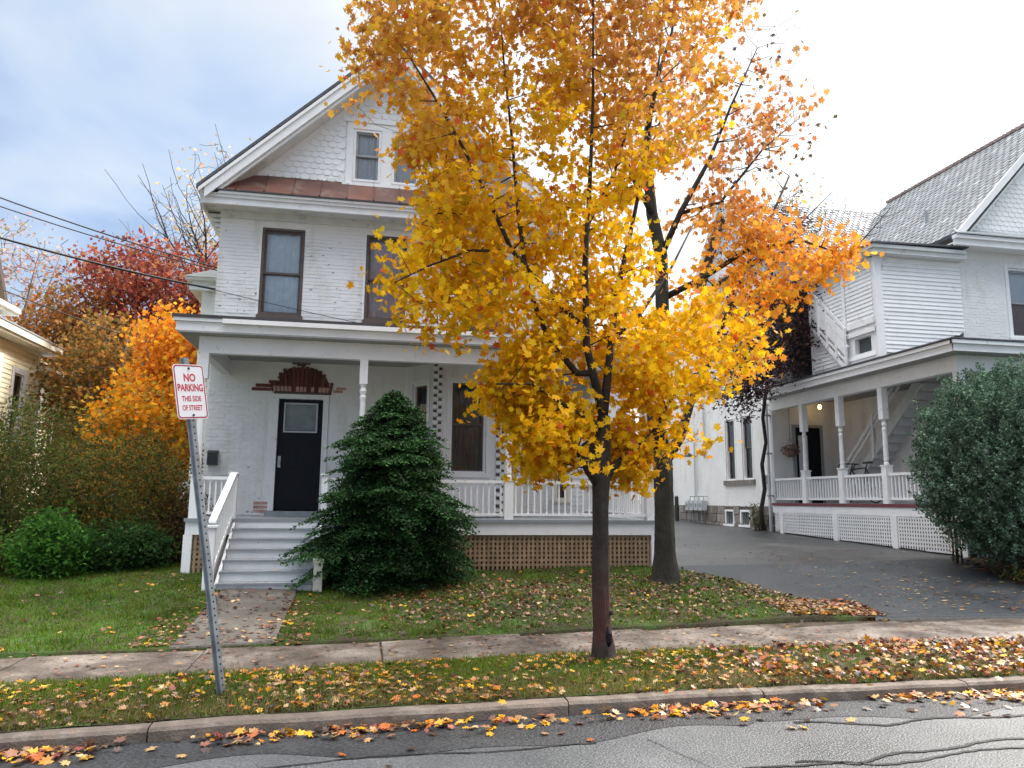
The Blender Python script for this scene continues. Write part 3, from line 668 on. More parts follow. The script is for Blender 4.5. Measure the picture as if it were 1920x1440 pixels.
while z < 4.33:
    b.fbox(fw, 3.30 + .03 * (q % 2), 3.42 + .03 * (q % 2), 0, .05, z, z + .06); z += .075; q += 1
b.build('toothed_brick_corner', M['brickw'], H)
# main cornice, roof, gable
cx0, cx1 = -3.24, 3.94
b = MB(); b.box(cx0 + .06, cx1 - .06, 14.80, YW, 7.34, 7.38); b.build('eave_soffit', M['trimg'], H)
b = MB(); b.box(cx0 + .06, cx1 - .06, 14.74, 14.80, 7.28, 7.40); b.box(cx0 + .03, cx1 - .03, 14.70, 14.795, 7.402, 7.46); b.box(cx0, cx1, 14.66, 14.79, 7.462, 7.51); b.build('cornice', M['white'], H)
b = MB(); b.box(cx0 - .02, cx1 + .02, 14.63, 14.80, 7.513, 7.535); b.build('roof_edge', M['edge'], H)
for s, x0 in ((-1, cx0), (1, cx1)):
    b = MB()
    xw = XL if s < 0 else XR
    b.box(min(x0 + (.06 if s < 0 else -.06), xw), max(x0 + (.06 if s < 0 else -.06), xw), YW, 25.2, 7.34, 7.38)
    b.box(min(x0, x0 - s * .06), max(x0, x0 - s * .06), 14.80, 25.2, 7.28, 7.51)
    for kk, (zz, ww) in enumerate(((7.22, .24), (7.12, .18), (7.02, .12), (6.92, .07))): b.box(min(xw, xw + s * ww), max(xw, xw + s * ww), YW + .05, 25, zz, zz + .07)
    b.build('side_eave', M['trimg'], H)
sk = MB(); sk.prism([(cx0 + .02, 14.66, 7.537), (cx1 - .02, 14.66, 7.537), (cx1 - .3, YW - .12, 8.06), (cx0 + .3, YW - .12, 8.06)], (0, .05, -.06)); skirt = sk.build('skirt_roof', M['edge'], H)
x = -3.10
while x < 3.7:
    x1 = min(x + .52, 3.72); t0 = (x + 3.2) / 6.9
    def sp(xx, v): return (xx, 14.665 + v * .50, 7.545 + v * .545)
    lim = lambda xx: min(1, max(.03, (xx - cx0 - .05) / .7), max(.03, (cx1 - .05 - xx) / .7))
    b = MB(); b.add([sp(x + .012, 0), sp(x1 - .012, 0), sp(x1 - .012, lim(x1)), sp(x + .012, lim(x)), *[(q[0], q[1], q[2] + .012) for q in (sp(x + .012, 0), sp(x1 - .012, 0), sp(x1 - .012, lim(x1)), sp(x + .012, lim(x)))]], [[3, 2, 1, 0], [4, 5, 6, 7], [0, 1, 5, 4], [1, 2, 6, 5], [2, 3, 7, 6], [3, 0, 4, 7]])
    b.build('metal_panel', M['copper'], skirt)
    b = MB(); v1 = lim(x1); a, c = sp(x1, 0), sp(x1, v1); b.bar((a[0], a[1], a[2] + .02), (c[0], c[1], c[2] + .02), .018, .035); b.build('standing_seam', M['copper'], skirt)
    x = x1
PK = ((cx0 + cx1) / 2, 7.53 + .953 * (cx1 - cx0) / 2)
def rk(x): return 7.53 + .953 * (x - cx0) if x < PK[0] else 7.53 + .953 * (cx1 - x)
gy = YW - .15
aw = [(-.42, .14, 8.14, 9.26), (.37, .93, 8.14, 9.26)]
g = MB(); 
def gz(x): return rk(x) - .30
xs = sorted([cx0 + .45, -.42, .14, .37, .93, PK[0], cx1 - .45])
for i in range(len(xs) - 1):
    a, c = xs[i], xs[i + 1]; hol = [h for h in aw if h[0] <= a and c <= h[1] + 1e-6]
    if hol:
        g.box(a, c, gy, gy + .2, 7.6, hol[0][2]); zz = hol[0][3]
    else: zz = 7.6
    g.prism([(a, gy, zz), (c, gy, zz), (c, gy, max(gz(c), zz)), (a, gy, max(gz(a), zz))], (0, .2, 0))
gable = g.build('gable_wall', M['white'], H)
def shingle_mesh():
    w, h = .083, .155; P = [(-w, h), (w, h), (w, .03), (w * .55, 0), (-w * .55, 0), (-w, .03)]
    V = [(x, 0, z) for x, z in P] + [(x, -.004 - .014 * (1 - z / h), z) for x, z in P]
    n = 6; F = [list(range(n)), list(range(n, 2 * n))[::-1]] + [[i, n + i, n + (i + 1) % n, (i + 1) % n] for i in range(n)]
    return raw_mesh('shingle', V, F, M['clap'])
SH = shingle_mesh(); row = 0; z = 8.08; cnt = 0
while z < 10.6:
    x = cx0 + (.085 if row % 2 else 0)
    while x < cx1:
        if z + .15 < gz(x) - abs(.08) and not any(h[0] - .17 < x < h[1] + .17 and h[2] - .2 < z < h[3] + .08 for h in aw) and not (.14 < x < .37 and z < 9.3):
            cnt += 1
            if cnt <= 330 and (x < 1.2 or z > 9): piece('shingle', None, M['clap'], gable, (x, gy - .001, z + random.uniform(-.004, .004)), mesh=SH)
        x += .172
    z += .122; row += 1
fg = Fr(0, gy)
for a in aw: window(fg, a[0], a[1], a[2], a[3], H, 'white', 'grey', 'curtg', inset=.05, sill=False)
b = MB(); b.fbox(fg, -.56, -.425, 0, .035, 8.08, 9.40); b.fbox(fg, .145, .365, 0, .035, 8.08, 9.262); b.fbox(fg, .935, 1.07, 0, .035, 8.08, 9.40); b.fbox(fg, -.425, .935, 0, .035, 9.265, 9.40); b.fbox(fg, -.62, 1.13, 0, .07, 8.02, 8.075); b.fbox(fg, -.60, 1.11, 0, .06, 9.402, 9.44); b.build('window_surround', M['white'], H)
rf = MB()
for s in (-1, 1):
    ex = cx0 if s < 0 else cx1; o = -.05 * s
    rf.prism([(ex + s * .04, 14.60, rk(ex) - .02), (PK[0], 14.60, PK[1] + .02), (PK[0], 14.60, PK[1] + .09), (ex + s * .04, 14.60, rk(ex) + .05)], (0, 10.8, 0))
roof = rf.build('roof', M['roofdark'], H)
for s in (-1, 1):
    ex = cx0 if s < 0 else cx1; dx = PK[0] - ex; L_ = math.hypot(dx, PK[1] - 7.53); tx, tz = dx / L_, (PK[1] - 7.53) / L_
    def rb(y0, y1, z0, z1, nm, m, sh=0):
        b = MB(); a = ex + (sh * tx if True else 0); b.prism([(a, y0, rk(a) + z0), (PK[0], y0, PK[1] + z0), (PK[0], y0, PK[1] + z1), (a, y0, rk(a) + z1)], (0, y1 - y0, 0)); b.build(nm, M[m], H)
    rb(14.58, 14.64, -.10, -.022, 'rake_moulding', 'white'); rb(14.61, 14.66, -.30, -.101, 'barge_board', 'white', .15); rb(14.66, gy + .02, -.34, -.301, 'rake_soffit', 'trimg', .35); rb(14.66, 14.72, -.38, -.341, 'rake_soffit_trim', 'white', .4)
# side bay seen past the left corner
b = MB(); b.box(-3.62, -2.935, 17.4, 20.4, .4, 6.2); b.build('side_bay', M['trimg'], H)
b = MB(); b.box(-3.85, -2.94, 17.2, 20.6, 6.2, 6.3); b.box(-3.80, -2.94, 17.24, 20.5, 6.301, 6.40); b.box(-3.92, -2.94, 17.1, 20.7, 6.401, 6.46); b.prism([(-3.95, 17.05, 6.462), (-2.94, 17.05, 6.462), (-2.94, 17.05, 6.75)], (0, 3.7, 0)); b.build('side_bay_cornice', M['trimg'], H)
b = MB(); b.box(-3.30, -2.94, 17.6, 19.8, 6.78, 6.92); b.build('side_bracket', M['brown'], H)
# right rear wing, clapboards seen past the porch rail
fr = Fr(0, 17.6); hw = [(4.48, 4.78, 1.75, 3.1)]
wing = wall(fr, XR, 6.3, .4, 4.9, hw, 'rear_wing', M['clap'], H, .2)
clapboards(fr, XR + .01, 6.3, 1.3, 3.6, [(4.38, 4.88, 1.6, 3.2)], M['clap'], wing, .105)
window(fr, *hw[0], H, 'cream', 'brown', 'curtr', casing=.07, inset=.05)
b = MB(); b.fbox(fr, 3.64, 3.95, -.001, .06, 1.4, 3.9); b.build('dark_wall_strip', M['dark'], H)  # near-black strip standing proud of the wing wall
b = MB(); b.fbox(fr, 3.97, 4.08, 0, .05, 1.4, 3.9); b.fbox(fr, 6.18, 6.3, .022, .05, .5, 4.3); b.build('corner_board', M['white'], H)
b = MB(); b.box(XR + .01, 6.2, 17.82, 22, .4, 4.3); b.build('rear_wing_body', M['clap'], H)
b = MB(); b.prism([(XR, 17.3, 4.9), (6.5, 17.3, 4.9), (6.5, 22.2, 4.9), (XR, 22.2, 4.9)], (0, 0, .12)); b.build('rear_wing_roof', M['roofdark'], H)
# porch
PY0, ZF = 13.0, 1.385
b = MB(); b.box(-2.72, 5.22, 12.96, YW - .01, ZF - .05, ZF); b.box(3.64, 5.22, YW - .01, 17.3, ZF - .05, ZF); floor = b.build('porch_floor', M['treads'], H)
b = MB(); b.box(-2.70, 5.20, 13.0, 13.04, 1.13, ZF - .052); b.box(5.16, 5.20, 13.04, 17.3, 1.13, ZF - .052); b.box(-2.70, -2.66, 13.04, YW, 1.13, ZF - .052); b.build('porch_fascia', M['white'], H)
for x in (-2.72, 5.06):
    b = MB(); b.box(x, x + .13, 13.0, 13.12, zg(x, 13) - .1, 1.128); b.build('corner_board', M['white'], H)
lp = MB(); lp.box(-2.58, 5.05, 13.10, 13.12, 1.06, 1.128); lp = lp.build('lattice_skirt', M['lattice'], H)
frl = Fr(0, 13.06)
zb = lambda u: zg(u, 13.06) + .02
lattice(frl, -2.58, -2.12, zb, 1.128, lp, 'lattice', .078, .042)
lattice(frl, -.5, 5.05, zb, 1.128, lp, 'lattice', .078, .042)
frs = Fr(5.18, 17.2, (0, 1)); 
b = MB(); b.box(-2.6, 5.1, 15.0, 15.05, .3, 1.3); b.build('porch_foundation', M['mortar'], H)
b = MB(); b.box(5.08, 5.1, 13.13, 17.3, .4, 1.12); b.build('porch_side_skirt', M['lattice'], H)
b = MB(); b.box(-2.70, 5.20, 13.04, 13.18, 4.06, 4.34); b.box(-2.70, -2.56, 13.18, YW, 4.06, 4.34); b.box(5.06, 5.20, 13.18, 17.3, 4.06, 4.34); b.build('porch_beam', M['white'], H)
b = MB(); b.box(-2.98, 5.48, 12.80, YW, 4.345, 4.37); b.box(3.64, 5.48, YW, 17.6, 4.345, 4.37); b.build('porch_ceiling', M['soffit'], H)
b = MB(); b.box(-3.02, 5.52, 12.80, 12.86, 4.372, 4.52); b.box(-2.30, 2.2, 12.72, 12.795, 4.50, 4.575); b.box(-3.06, 5.56, 12.76, 12.86, 4.522, 4.58); b.box(-3.02, -2.96, 12.86, YW, 4.372, 4.58); b.box(5.46, 5.52, 12.86, 17.6, 4.372, 4.58); b.build('porch_cornice', M['white'], H)
b = MB(); b.prism([(-3.08, 12.74, 4.583), (5.58, 12.74, 4.583), (5.58, 12.74, 4.63), (-3.08, 12.74, 4.63)], (0, .05, 0)); b.build('roof_edge', M['edge'], H)
b = MB(); P = [(-3.08, 12.79, 4.61), (5.58, 12.79, 4.61), (3.65, YW, 5.20), (XL + .0, YW, 5.20)]; b.add(P + [(p[0], p[1], p[2] - .04) for p in P], [[0, 1, 2, 3], [7, 6, 5, 4], [0, 4, 5, 1], [1, 5, 6, 2], [2, 6, 7, 3], [3, 7, 4, 0]])
P = [(5.58, 12.79, 4.61), (5.58, 17.6, 4.61), (3.65, 17.6, 5.2), (3.65, YW, 5.20)]; b.add(P + [(p[0], p[1], p[2] - .04) for p in P], [[0, 1, 2, 3], [7, 6, 5, 4], [1, 5, 6, 2]])
b.add([(-3.08, 12.79, 4.61), (-3.08, YW, 4.61), (XL, YW, 5.20)], [[0, 2, 1]]); b.build('porch_roof', M['roofdark'], H)
for x in (-2.60, -.03, 2.50, 5.08): turned_post(x, 13.11, ZF, 4.06, H, base=.66, cap=.42, w=.15)
def rail(x0, x1, n, y=13.11, gap=False):
    b = MB(); b.box(x0, x1, y - .035, y + .035, 2.0, 2.05); b.box(x0, x1, y - .025, y + .025, 1.45, 1.49); r = b.build('rail', M['white'], H)
    baluster_row((x0, y, 0), (x1, y, 0), 1.49, 2.0, n, r, w=.024)
rail(-2.52, -2.08, 5); rail(-.54, -.11, 4); rail(.05, 2.42, 23); rail(2.58, 5.0, 22)
b = MB(); b.box(5.05, 5.11, 13.19, 17.2, 2.0, 2.05); b.box(5.05, 5.11, 13.19, 17.2, 1.45, 1.49); r = b.build('rail', M['white'], H); baluster_row((5.08, 13.2, 0), (5.08, 17.2, 0), 1.49, 2.0, 34, r, w=.024)
b = MB(); b.box(-2.08, -1.96, 13.02, 13.14, ZF, 2.09); b.box(-2.10, -1.94, 13.0, 13.16, 2.091, 2.12); b.build('newel_post', M['white'], H)
b = MB(); b.box(-.64, -.54, 13.02, 13.14, ZF, 2.09); b.box(-.66, -.52, 13.0, 13.16, 2.091, 2.12); b.build('newel_post', M['white'], H)
# steps
b = MB(); Y0s, run, rise, z0s = 11.62, .225, .1445, .374
def stringer(x): return [(x, Y0s + .02, .30), (x, Y0s + .02, .50), (x, 12.96, ZF - .06), (x, 12.96, .40)]
b.prism(stringer(-1.98), (.04, 0, 0)); steps = b.build('front_steps', M['steps'], H); b = MB(); b.prism(stringer(-.64), (.04, 0, 0)); b.build('stringer', M['steps'], steps)
for k in range(7):
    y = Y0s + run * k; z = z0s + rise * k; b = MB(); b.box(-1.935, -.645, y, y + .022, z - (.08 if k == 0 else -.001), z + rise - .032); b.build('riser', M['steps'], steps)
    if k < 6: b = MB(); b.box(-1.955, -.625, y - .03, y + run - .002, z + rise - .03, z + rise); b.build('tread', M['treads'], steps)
b = MB(); b.box(-2.13, -2.00, 11.56, 11.69, .28, 1.29); b.box(-2.16, -1.97, 11.53, 11.72, 1.291, 1.32); b.build('newel_post', M['white'], H)
b = MB(); b.box(-.625, -.50, 11.55, 11.67, .3, .80); b.box(-.64, -.485, 11.535, 11.685, .801, .85); b.build('newel_post', M['cream'], H)
b = MB(); b.bar((-2.06, 11.66, 1.37), (-2.02, 13.04, 2.11), .10, .035); b.bar((-2.06, 11.70, .62), (-2.02, 13.04, 1.42), .04, .07); hr = b.build('handrail', M['white'], H)
for k in range(12):
    t = (k + .7) / 12.4; piece('baluster', (.026, .05, .70), M['white'], hr, (-2.06 + .04 * t, 11.68 + 1.36 * t, 1.0 + .76 * t))
b = MB(); b.prism([(-2.10, Y0s + .1, .3), (-2.10, 12.96, .4), (-2.10, 12.96, 1.33), (-2.10, Y0s + .1, .52)], (.03, 0, 0)); b.build('side_panel', M['white'], H)
# mailbox
mb = thing('mailbox', 'small black mailbox on the white brick wall behind the leftmost porch post', 'mailbox', (-2.78, 15.28, 2.4))
b = MB(); b.box(-2.86, -2.68, 15.20, 15.285, 2.32, 2.55); b.build('box', M['blackm'], mb); b = MB(); b.prism([(-2.87, 15.19, 2.552), (-2.87, 15.29, 2.60), (-2.87, 15.29, 2.552)], (.20, 0, 0)); b.build('lid', M['blackm'], mb)

# ================================================================== RIGHT HOUSE
Q = thing('porch_house', 'large white house with grey slate roof and long raised side porch across the driveway', 'house', (13.9, 15.3, .7))
XP = 11.5; ZQ = 1.72
def zq(y): return zg(XP, y)
# porch deck and skirt
b = MB(); b.box(XP - .02, 13.9, 12.96, 20.1, ZQ - .06, ZQ); b.box(13.9, 20, 12.96, 15.1, ZQ - .06, ZQ); b.build('porch_floor', M['treads'], Q)
b = MB(); b.box(XP - .05, XP - .021, 12.9, 20.1, ZQ - .075, ZQ - .005); b.box(XP - .05, 20, 12.9, 12.93, ZQ - .076, ZQ - .006); b.build('floor_edge', M['redfl'], Q)
b = MB(); b.box(XP - .03, XP, 12.95, 20.1, 1.45, ZQ - .08); b.box(XP, 20, 12.95, 12.98, 1.451, ZQ - .081); b.build('porch_fascia', M['white'], Q)
fs = Fr(XP - .01, 20.1, (0, -1))    # u runs towards the street
sk = MB(); sk.fbox(fs, 0, 7.1, -.06, -.03, 1.40, 1.448); skq = sk.build('lattice_skirt', M['white'], Q)
sp_ = [0.0, .45, 2.92, 5.06, 7.02]
for u in sp_[1:]:
    b = MB(); wd = .17; b.fbox(fs, u - wd / 2, u + wd / 2, -.02, .035, zq(20.1 - u) - .1, 1.449); b.build('skirt_post', M['white'], Q)
for i in range(4):
    lattice(fs, sp_[i] + .08, sp_[i + 1] - .09, lambda u: zq(20.1 - u) + .03, 1.449, skq, 'white', .080, .038)
fq = Fr(0, 12.97); lattice(fq, XP + .1, 15, lambda u: .72, 1.449, skq, 'white', .10, .042)
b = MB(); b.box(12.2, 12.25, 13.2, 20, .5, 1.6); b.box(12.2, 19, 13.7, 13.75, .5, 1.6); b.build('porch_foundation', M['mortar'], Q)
# posts, rails
yp = [18.55, 16.95, 15.33, 13.02]
for y in yp + []: turned_post(XP + .09, y, ZQ - .02, 4.36, Q, base=.85, cap=.75, w=.17)
for x in (14.6, 17.4): turned_post(x, 13.05, ZQ - .02, 4.36, Q, base=.85, cap=.75, w=.17)
ys = [20.05] + yp
for i in range(4):
    a, c = ys[i] - (.09 if i else 0), ys[i + 1] + .09; b = MB(); b.box(XP + .05, XP + .13, c, a, 2.34, 2.40); b.box(XP + .06, XP + .12, c, a, 1.80, 1.85); r = b.build('rail', M['white'], Q)
    baluster_row((XP + .09, a, 0), (XP + .09, c, 0), 1.85, 2.34, int((a - c) / .115), r, w=.038)
b = MB(); b.box(XP + .2, 14.5, 13.02, 13.08, 2.34, 2.40); b.box(XP + .2, 14.5, 13.02, 13.08, 1.80, 1.85); r = b.build('rail', M['white'], Q); baluster_row((XP + .2, 13.05, 0), (14.5, 13.05, 0), 1.85, 2.34, 24, r, w=.038)
b = MB(); b.box(XP, XP + .2, 12.94, 20.1, 4.34, 4.66); b.box(XP + .2, 20, 12.94, 13.14, 4.34, 4.66); b.build('porch_beam', M['white'], Q)
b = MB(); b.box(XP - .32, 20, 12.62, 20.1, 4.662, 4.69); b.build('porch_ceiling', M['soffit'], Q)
b = MB(); b.box(XP - .36, XP - .32, 12.6, 20.1, 4.66, 4.80); b.box(XP - .42, XP - .33, 12.55, 20.1, 4.801, 4.87); b.box(XP - .36, 20, 12.58, 12.62, 4.66, 4.80); b.box(XP - .42, 20, 12.52, 12.60, 4.801, 4.87); b.build('porch_cornice', M['white'], Q)
b = MB(); P = [(XP - .45, 12.5, 4.88), (13.86, 15.3, 5.60), (13.86, 20.1, 5.60), (XP - .45, 20.1, 4.88)]; b.add(P + [(p[0], p[1], p[2] + .03) for p in P], [[0, 1, 2, 3], [7, 6, 5, 4], [0, 4, 5, 1], [3, 7, 4, 0], [2, 6, 7, 3]])
P = [(XP - .45, 12.5, 4.88), (20, 12.5, 4.88), (20, 15.3, 5.60), (13.86, 15.3, 5.60)]; b.add(P + [(p[0], p[1], p[2] + .03) for p in P], [[0, 1, 2, 3], [7, 6, 5, 4], [0, 4, 5, 1]])
b.build('porch_roof', M['roofdark'], Q)
# front block
fqw = Fr(0, 15.3); qwin = [(15.2, 16.25, 5.70, 7.42)]
wq = wall(fqw, 13.85, 20.5, .5, 7.95, qwin, 'front_wall', M['brickw'], Q, .25)
bricks(fqw, 13.9, 16.6, 5.62, 7.6, [(15.05, 16.35, 5.5, 7.6)], M['brickw'], wq, 0, pr=.005)
bricks(fqw, 13.9, 15.2, 1.8, 4.3, [], M['brickw'], wq, 0, pr=.005)
w = window(fqw, *qwin[0], Q, 'white', 'grey', 'curtg', casing=.08, inset=.08, low='curtr')
b = MB(); b.box(13.85, 14.1, 15.552, 24, .5, 7.95); b.box(14.1, 20.5, 23.75, 24, .5, 7.95); b.build('side_wall', M['brickw'], Q)
# upper clapboard room over the porch
fc = Fr(0, 15.28)
roofz = lambda x: 4.91 + (x - (XP - .45)) * .295
cr_ = MB(); cr_.prism([(11.70, 15.29, roofz(11.70)), (13.84, 15.29, roofz(13.84)), (13.84, 15.29, 7.449), (11.70, 15.29, 7.449)], (0, .15, 0)); room = cr_.build('clapboard_room', M['clap'], Q)
z = 4.97
while z < 7.44:
    u1 = min(13.84, XP - .45 + (z + .03 - 4.91) / .295); zt = min(z + .098, 7.45)
    if u1 > 11.7:
        b = MB(); k = random.uniform(.02, .028); P = [fc.p(11.62, 0, z), fc.p(u1, 0, z), fc.p(u1, k, z), fc.p(11.62, k, z), fc.p(11.62, 0, zt + .008), fc.p(min(u1 + .3, 13.84), 0, zt + .008), fc.p(min(u1 + .3, 13.84), .003, zt + .008), fc.p(11.62, .003, zt + .008)]
        b.add(P, [[0, 1, 2, 3], [3, 2, 6, 7], [4, 7, 6, 5], [0, 3, 7, 4], [1, 5, 6, 2]]); b.build('clapboard', M['clap'], room)
    z += .098
b = MB(); b.box(11.525, 11.71, 15.24, 15.285, roofz(11.55), 7.446); b.build('corner_board', M['white'], Q)
fx = Fr(11.56, 20.1, (0, -1))   # side wall of the room, facing the driveway
cw = wall(fx, 2.2, 4.805, roofz(11.56), 7.448, [(3.95, 4.55, 5.25, 5.62)], 'side_wall', M['clap'], Q, .12)
clapboards(fx, 2.2, 4.70, roofz(11.56) + .06, 7.42, [(3.35, 4.72, 5.25, 6.0)], M['clap'], cw, .10)
b = MB(); b.fbox(fx, 3.95, 4.55, -.14, -.125, 5.2, 5.7); b.build('porch_opening', M['curtd'], Q)
for z in (5.68, 5.88): 
    b = MB(); b.fbox(fx, 3.3, 4.75, .03, .06, z, z + .12); b.build('landing_board', M['white'], Q)
b = MB(); b.fbox(fx, 3.60, 3.70, .022, .05, 5.0, 7.4); b.fbox(fx, 2.2, 2.3, .022, .05, 5.0, 7.4); b.build('corner_board', M['white'], Q)
# outside stair boards climbing away from the street
st = MB(); A = Vector(fx.p(3.75, .10, 5.40)); B = Vector(fx.p(2.35, .10, 6.75)); st.bar(A, B, .04, .24, up=(0, -1, 1)); ost = st.build('outside_stair', M['white'], Q)
for dz, h in ((-.30, .05), (.30, .16), (.52, .08), (-.5, .09)):
    b = MB(); b.bar(A + Vector((0, 0, dz)), B + Vector((0, 0, dz)), .03, h, up=(0, -1, 1)); b.build('stair_board', M['white'], ost)
b = MB(); 
for k in range(5): q = A.lerp(B, k / 4); b.bar(q + Vector((-.03, 0, -.45)), q + Vector((-.03, 0, .55)), .05, .05, up=(0, 1, 0))
b.build('baluster', M['white'], ost)
b = MB(); b.box(11.38, 13.86, 15.02, 15.30, 7.45, 7.56); b.box(11.32, 13.8, 14.96, 15.4, 7.561, 7.64); b.box(11.34, 11.56, 15.4, 20.3, 7.45, 7.64); b.build('cornice', M['trimg'], Q)
b = MB(); b.prism([(11.28, 14.92, 7.642), (13.84, 14.92, 7.70), (13.84, 20.5, 7.70), (11.28, 20.5, 7.642)], (0, 0, .04)); b.build('room_roof', M['roofdark'], Q)
# slate main roof
QR = dict(ex=13.46, ez=8.02, rx=16.8, rz=11.58, y0=14.82, y1=21.35)
def slates(P0, du, dv, nu, nv, name, parent, w=.24, base=(.25, .265, .275), keep=None):
    """courses of slates over a slope: P0 corner at eave, du along eave, dv up slope"""
    P0, du, dv = Vector(P0), Vector(du), Vector(dv); nn = du.cross(dv).normalized()
    if nn.z < 0: nn = -nn
    V = []; F = []; Cc = []
    for j in range(nv):
        for i in range(-1, nu + 1):
            a = (i + .5 * (j % 2)) / nu; c = (i + 1 + .5 * (j % 2)) / nu - .008 / 1; a, c = max(a, 0), min(c, 1)
            if c - a < .3 / nu: continue
            v0, v1 = j / nv, min((j + 1.15) / nv, 1)
            if keep and not keep((a + c) / 2, (v0 + v1) / 2): continue
            th = .016 + random.random() * .01; q = len(V); sg = random.uniform(-.006, .006)
            for (s_, t_, h_) in ((a, v0 + sg / 4, th), (c, v0 + sg / 4, th), (c, v1, .006), (a, v1, .006), (a, v0 + sg / 4, 0), (c, v0 + sg / 4, 0)): V.append(P0 + du * s_ + dv * t_ + nn * h_)
            F += [[q, q + 1, q + 2, q + 3], [q + 4, q + 5, q + 1, q]]
            k = random.uniform(.72, 1.2); k = k * 1.5 if random.random() < .05 else k; Cc += [[base[0] * k, base[1] * k, base[2] * k]] * 6
    o = mobj(name, V, F, M['slate'], parent, cols=np.array(Cc), kind='stuff'); return o
b = MB(); b.prism([(QR['ex'], QR['y0'], QR['ez']), (QR['rx'], QR['y0'], QR['rz']), (QR['rx'] + 3.34, QR['y0'], QR['ez']), (QR['rx'] + 3.34, QR['y0'], QR['ez'] - .06), (QR['rx'], QR['y0'], QR['rz'] - .08), (QR['ex'], QR['y0'], QR['ez'] - .06)], (0, QR['y1'] - QR['y0'], 0)); rq = b.build('roof', M['roofdark'], Q)
slates((QR['ex'], QR['y1'], QR['ez']), (0, QR['y0'] - QR['y1'], 0), (QR['rx'] - QR['ex'], 0, QR['rz'] - QR['ez']), 30, 26, 'slate_courses', rq)
for k in range(44):
    y = QR['y1'] - .05 - k * .148; b = MB(); piece('ridge_tile', (.10, .13, .09), M['tile'], rq, (QR['rx'], y, QR['rz'] + .05), rot=(random.uniform(.1, .25), 0, 0)); 
b = MB(); b.tube([(14.45, 16.9, 9.0), (14.45, 16.9, 9.42)], .045, 8); b.build('vent_pipe', M['grey'], rq)
# front gable face of the main roof
def rq_z(x): return QR['rz'] - abs(x - QR['rx']) * (QR['rz'] - QR['ez']) / (QR['rx'] - QR['ex'])
b = MB(); b.prism([(QR['ex'] + .5, 15.1, 8.1), (QR['rx'] + 2.9, 15.1, 8.1), (QR['rx'], 15.1, QR['rz'] - .3)], (0, .15, 0)); gq = b.build('gable_wall', M['white'], Q)
z = 8.15; row = 0
while z < 9.6:
    x = 13.9 + (.085 if row % 2 else 0)
    while x < 16.6:
        if z + .15 < rq_z(x) - .38: piece('shingle', None, M['clap'], gq, (x, 15.099, z), mesh=SH)
        x += .172
    z += .122; row += 1
for s in (-1, 1):
    b = MB(); x0 = QR['rx'] + s * (QR['rx'] - QR['ex'])
    b.prism([(x0, 14.78, QR['ez'] - .20), (QR['rx'], 14.78, QR['rz'] - .24), (QR['rx'], 14.78, QR['rz'] - .02), (x0, 14.78, QR['ez'] + .02)], (0, .06, 0)); b.build('barge_board', M['white'], Q)
    b = MB(); b.prism([(x0 - s * .25, 14.84, QR['ez'] + .266 - .38), (QR['rx'], 14.84, QR['rz'] - .38), (QR['rx'], 14.84, QR['rz'] - .33), (x0 - s * .25, 14.84, QR['ez'] + .266 - .33)], (0, .26, 0)); b.build('rake_soffit', M['trimg'], Q)
b = MB(); b.box(13.40, 20.4, 14.80, 14.9, 7.72, 7.86); b.box(13.36, 20.4, 14.74, 14.88, 7.861, 7.95); b.box(13.42, 20.4, 14.9, 15.3, 7.78, 7.81); b.build('cornice', M['white'], Q)
b = MB(); b.prism([(13.34, 14.7, 7.955), (20.4, 14.7, 7.955), (20.4, 15.1, 8.2), (13.6, 15.1, 8.2)], (0, 0, .03)); b.build('pent_roof', M['grey'], Q)
# rear wing: eave over the far end of the porch
b = MB(); b.box(11.56, 14.0, 20.1, 20.3, ZQ - 1.2, 8.9); fwq = b.build('rear_front_wall', M['brickw'], Q)
ff = Fr(0, 20.1)
dd = MB(); dd.fbox(ff, 12.26, 13.03, .01, .05, ZQ, 3.88); dq = dd.build('door', M['black'], Q)
b = MB(); b.fbox(ff, 12.33, 12.62, .051, .056, 2.4, 3.65); b.build('pane', M['curtg'], dq)
b = MB(); b.fbox(ff, 12.17, 12.255, 0, .06, ZQ, 3.96); b.fbox(ff, 13.035, 13.12, 0, .06, ZQ, 3.96); b.fbox(ff, 12.255, 13.035, 0, .06, 3.885, 3.96); b.build('door_frame', M['grey'], Q)
bricks(ff, 13.14, 13.9, 1.8, 4.3, [], M['brickw'], fwq, 0)
wd = [(12.25, 13.0, 5.4, 7.3)]
b = MB(); b.fbox(ff, 12.30, 12.98, .0, .01, 5.45, 7.2); b.build('dark_window', M['curtd'], Q)
b = MB(); b.fbox(ff, 12.20, 12.30, .0, .05, 5.35, 7.3); b.fbox(ff, 12.98, 13.08, .0, .05, 5.35, 7.3); b.fbox(ff, 12.30, 12.98, .0, .05, 7.2, 7.3); b.fbox(ff, 12.30, 12.98, 0, .05, 5.35, 5.45); b.fbox(ff, 12.3, 12.98, .011, .045, 6.3, 6.36); b.build('window_frame', M['grey'], Q)
fr2 = Fr(11.58, 31, (0, -1))   # long side wall facing the driveway, u = 31 - y
rw = [(31 - 23.05, 31 - 22.42, 2.42, 4.36), (31 - 21.95, 31 - 21.32, 2.42, 4.36)]
lw = wall(fr2, 0, 10.87, 1.60, 8.9, rw, 'driveway_wall', M['brickw'], Q, .25)
bricks(fr2, .02, 10.88, 1.62, 4.9, [(a - .08, c + .08, z0 - .2, z1 + .05) for a, c, z0, z1 in rw], M['brickw'], lw, 0, pr=.005)
for r_ in rw: window(fr2, *r_, Q, 'white', 'brown', 'curtd', casing=.04, inset=.08, sill=False)
b = MB(); b.fbox(fr2, rw[0][0] - .12, rw[1][1] + .12, -.1, .07, 2.26, 2.41); b.build('stone_sill', M['stone'], Q)
